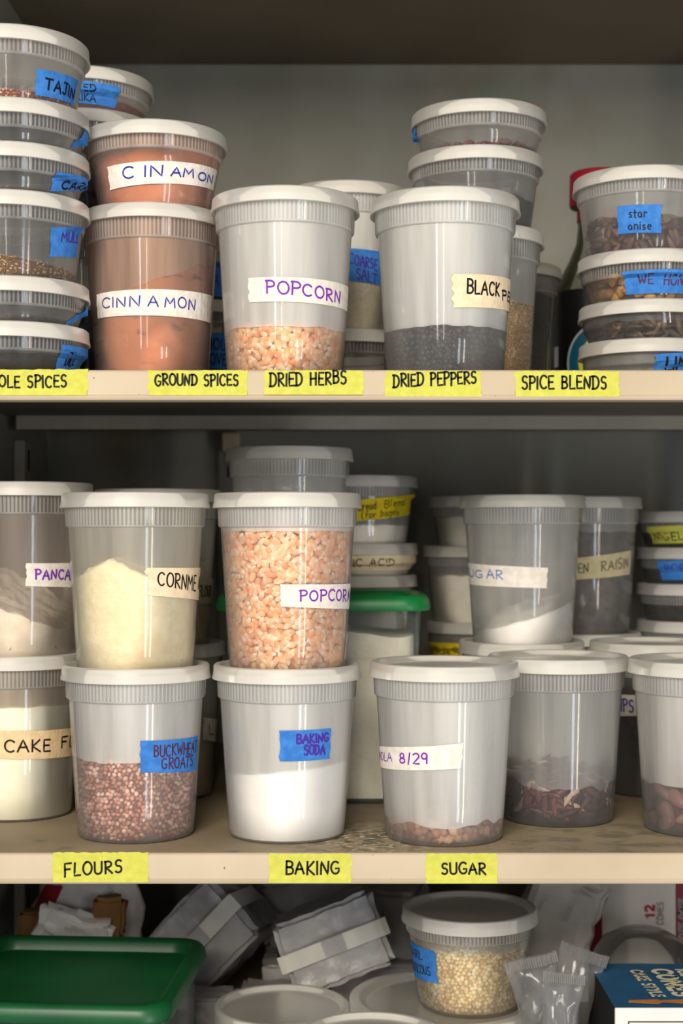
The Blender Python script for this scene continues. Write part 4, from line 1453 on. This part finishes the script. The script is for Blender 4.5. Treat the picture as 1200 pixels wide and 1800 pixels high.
film_bag(948, 1762, 1.17, .042, .078, (8, -14, 6), 'clear empty bag with crimped seal leaning left', 1)
film_bag(1002, 1758, 1.212, .040, .088, (0, 16, -14), 'clear empty bag with crimped seal leaning right against the cone box', 5)
film_bag(985, 1790, 1.14, .032, .07, (0, 4, 0), 'clear empty bag with crimped seal standing frontmost', 8)

# ice-cream cone box
bxX, bxW, bxD0, bxD1, bxT = .2065, .19, 1.118, 1.232, -.3555
cb = empty('cone_box', (bxX, bxD0, ZE + ZFL), 'blue topped ice cream cone box at the bottom right corner', 'box')
hB = bxT - ZFL
box('carton', 0, bxW, 0, bxD1 - bxD0, 0, hB, M['card'], cb, .0012)
V = [(-.0004, -.0003, hB + .0006), (bxW, -.0003, hB + .0006), (bxW, bxD1 - bxD0, hB + .0006), (-.0004, bxD1 - bxD0, hB + .0006), (-.0006, bxD1 - bxD0, hB - .1), (-.0006, .0, hB - .1)]
top = mesh_obj('printed_top', V[:4], [(0, 1, 2, 3)], M['navy'], cb, smooth=False)
mesh_obj('printed_side', [V[3], V[0], (V[5][0], V[5][1], 0.002), (V[4][0], V[4][1], .002)], [(0, 1, 2, 3)], M['slot'], cb, smooth=False)


def flat_text(name, s, origin, ux, uy, width, height, ink, parent, stroke, seed=3):
    V, Fc = [], []
    st, tw = text_strokes(s, seed=seed, wob=.0, gap=.24)
    o, ux, uy = Vector(origin), Vector(ux), Vector(uy)
    for pl in st:
        rb = ribbon([(p[0] / tw * width, p[1] * height) for p in pl], stroke)
        b = len(V)
        for l, r in rb:
            V.append(o + ux * l.x + uy * l.y)
            V.append(o + ux * r.x + uy * r.y)
        for i in range(len(rb) - 1):
            Fc.append((b + 2 * i, b + 2 * i + 1, b + 2 * i + 3, b + 2 * i + 2))
    return mesh_obj(name, V, Fc, M['ink_' + ink], parent, smooth=False)


zt = hB + .0011
# printing on the lid runs front-to-back as in the photograph
flat_text('lettering', 'CAKE STYLE', (.030, .094, zt), (.06, -1, 0), (1, .0, 0), .070, .009, 'pale', top, .0011)
flat_text('lettering', 'CONES', (.048, .096, zt), (.06, -1, 0), (1, .0, 0), .070, .014, 'pale', top, .0021)
flat_text('lettering', 'ICE CREAM', (.068, .096, zt), (.06, -1, 0), (1, .0, 0), .070, .009, 'pale', top, .0013)
# printed cones near the front edge of the lid
for i in range(2):
    pts = [(.012 + .024 * i, .010), (.034 + .024 * i, .006), (.040 + .024 * i, .012), (.036 + .024 * i, .018), (.014 + .024 * i, .016)]
    mesh_obj('cone_picture', [(x, y, zt - .0002 + .0001 * i) for x, y in pts], [tuple(range(5))], M['cone'], top, smooth=False)
mesh_obj('cone_picture', [(x, y, zt - .0002) for x, y in ((.086, .052), (.14, .050), (.14, .076), (.088, .078))], [(0, 1, 2, 3)], M['cone'], top, smooth=False)
V, Fc = [], []
for x0, x1, z0, z1 in ((.010, .12, -.0108, -.0100), (.010, .0108, -.08, -.0108), (.1192, .12, -.08, -.0108)):
    Fc.append(tuple(range(len(V), len(V) + 4)))
    V += [(x0, -.0004, hB + z0), (x1, -.0004, hB + z0), (x1, -.0004, hB + z1), (x0, -.0004, hB + z1)]
mesh_obj('printed_panel_border', V, Fc, M['slot'], cb, smooth=False)

# red and white carton behind
rD = 1.47
rX0, rX1 = wx(1017, rD), wx(1290, rD)
rb_ = empty('carton', (rX0, rD, ZE + ZFL), 'white carton with red stripes standing at the back right', 'box')
hC = .200
box('carton_body', 0, rX1 - rX0, 0, .11, 0, hC, M['card'], rb_, .0012)


def px_r(px):
    return wx(px, rD) - rX0


for a, b in ((1036, 1058), (1187, 1230)):
    mesh_obj('red_stripe', [(px_r(a), -.0004, .001), (px_r(b), -.0004, .001), (px_r(b), -.0004, hC - .001), (px_r(a), -.0004, hC - .001)], [(0, 1, 2, 3)], M['red'], rb_, smooth=False)


def zr(py):
    return -(py - CY) / F * rD - ZFL


flat_text('lettering', '12', (px_r(1149), -.0008, zr(1612)), (0, 0, 1), (-1, 0, 0), .0115, .0085, 'red', rb_, .0012)
flat_text('lettering', 'CONES', (px_r(1165), -.0008, zr(1625)), (0, 0, 1), (-1, 0, 0), .022, .0062, 'grey', rb_, .0006)
flat_text('lettering', 'CAKE CONES', (px_r(1210), -.0008, zr(1650)), (0, 0, 1), (-1, 0, 0), .040, .010, 'grey', rb_, .0012)

# clear curved tub between the carton and the cone box
tb = empty('clear_tub', (wx(1128, 1.37), 1.37, ZE + ZFL), 'clear empty domed tub between the carton and the cone box', 'container')
v, f, mi = lathe([(0, .0), (.046, 0), (.0485, .003), (.0495, .05), (.0485, .062), (.044, .078), (.036, .090), (.022, .098), (0, .101)], 96)
mesh_obj('dome', v, f, M['tub'], tb, sharp=60)
v, f, mi = lathe([(.0492, .048), (.0512, .049), (.0515, .053), (.0495, .054)], 96)
mesh_obj('rim', v, f, M['clear_rib'], tb)
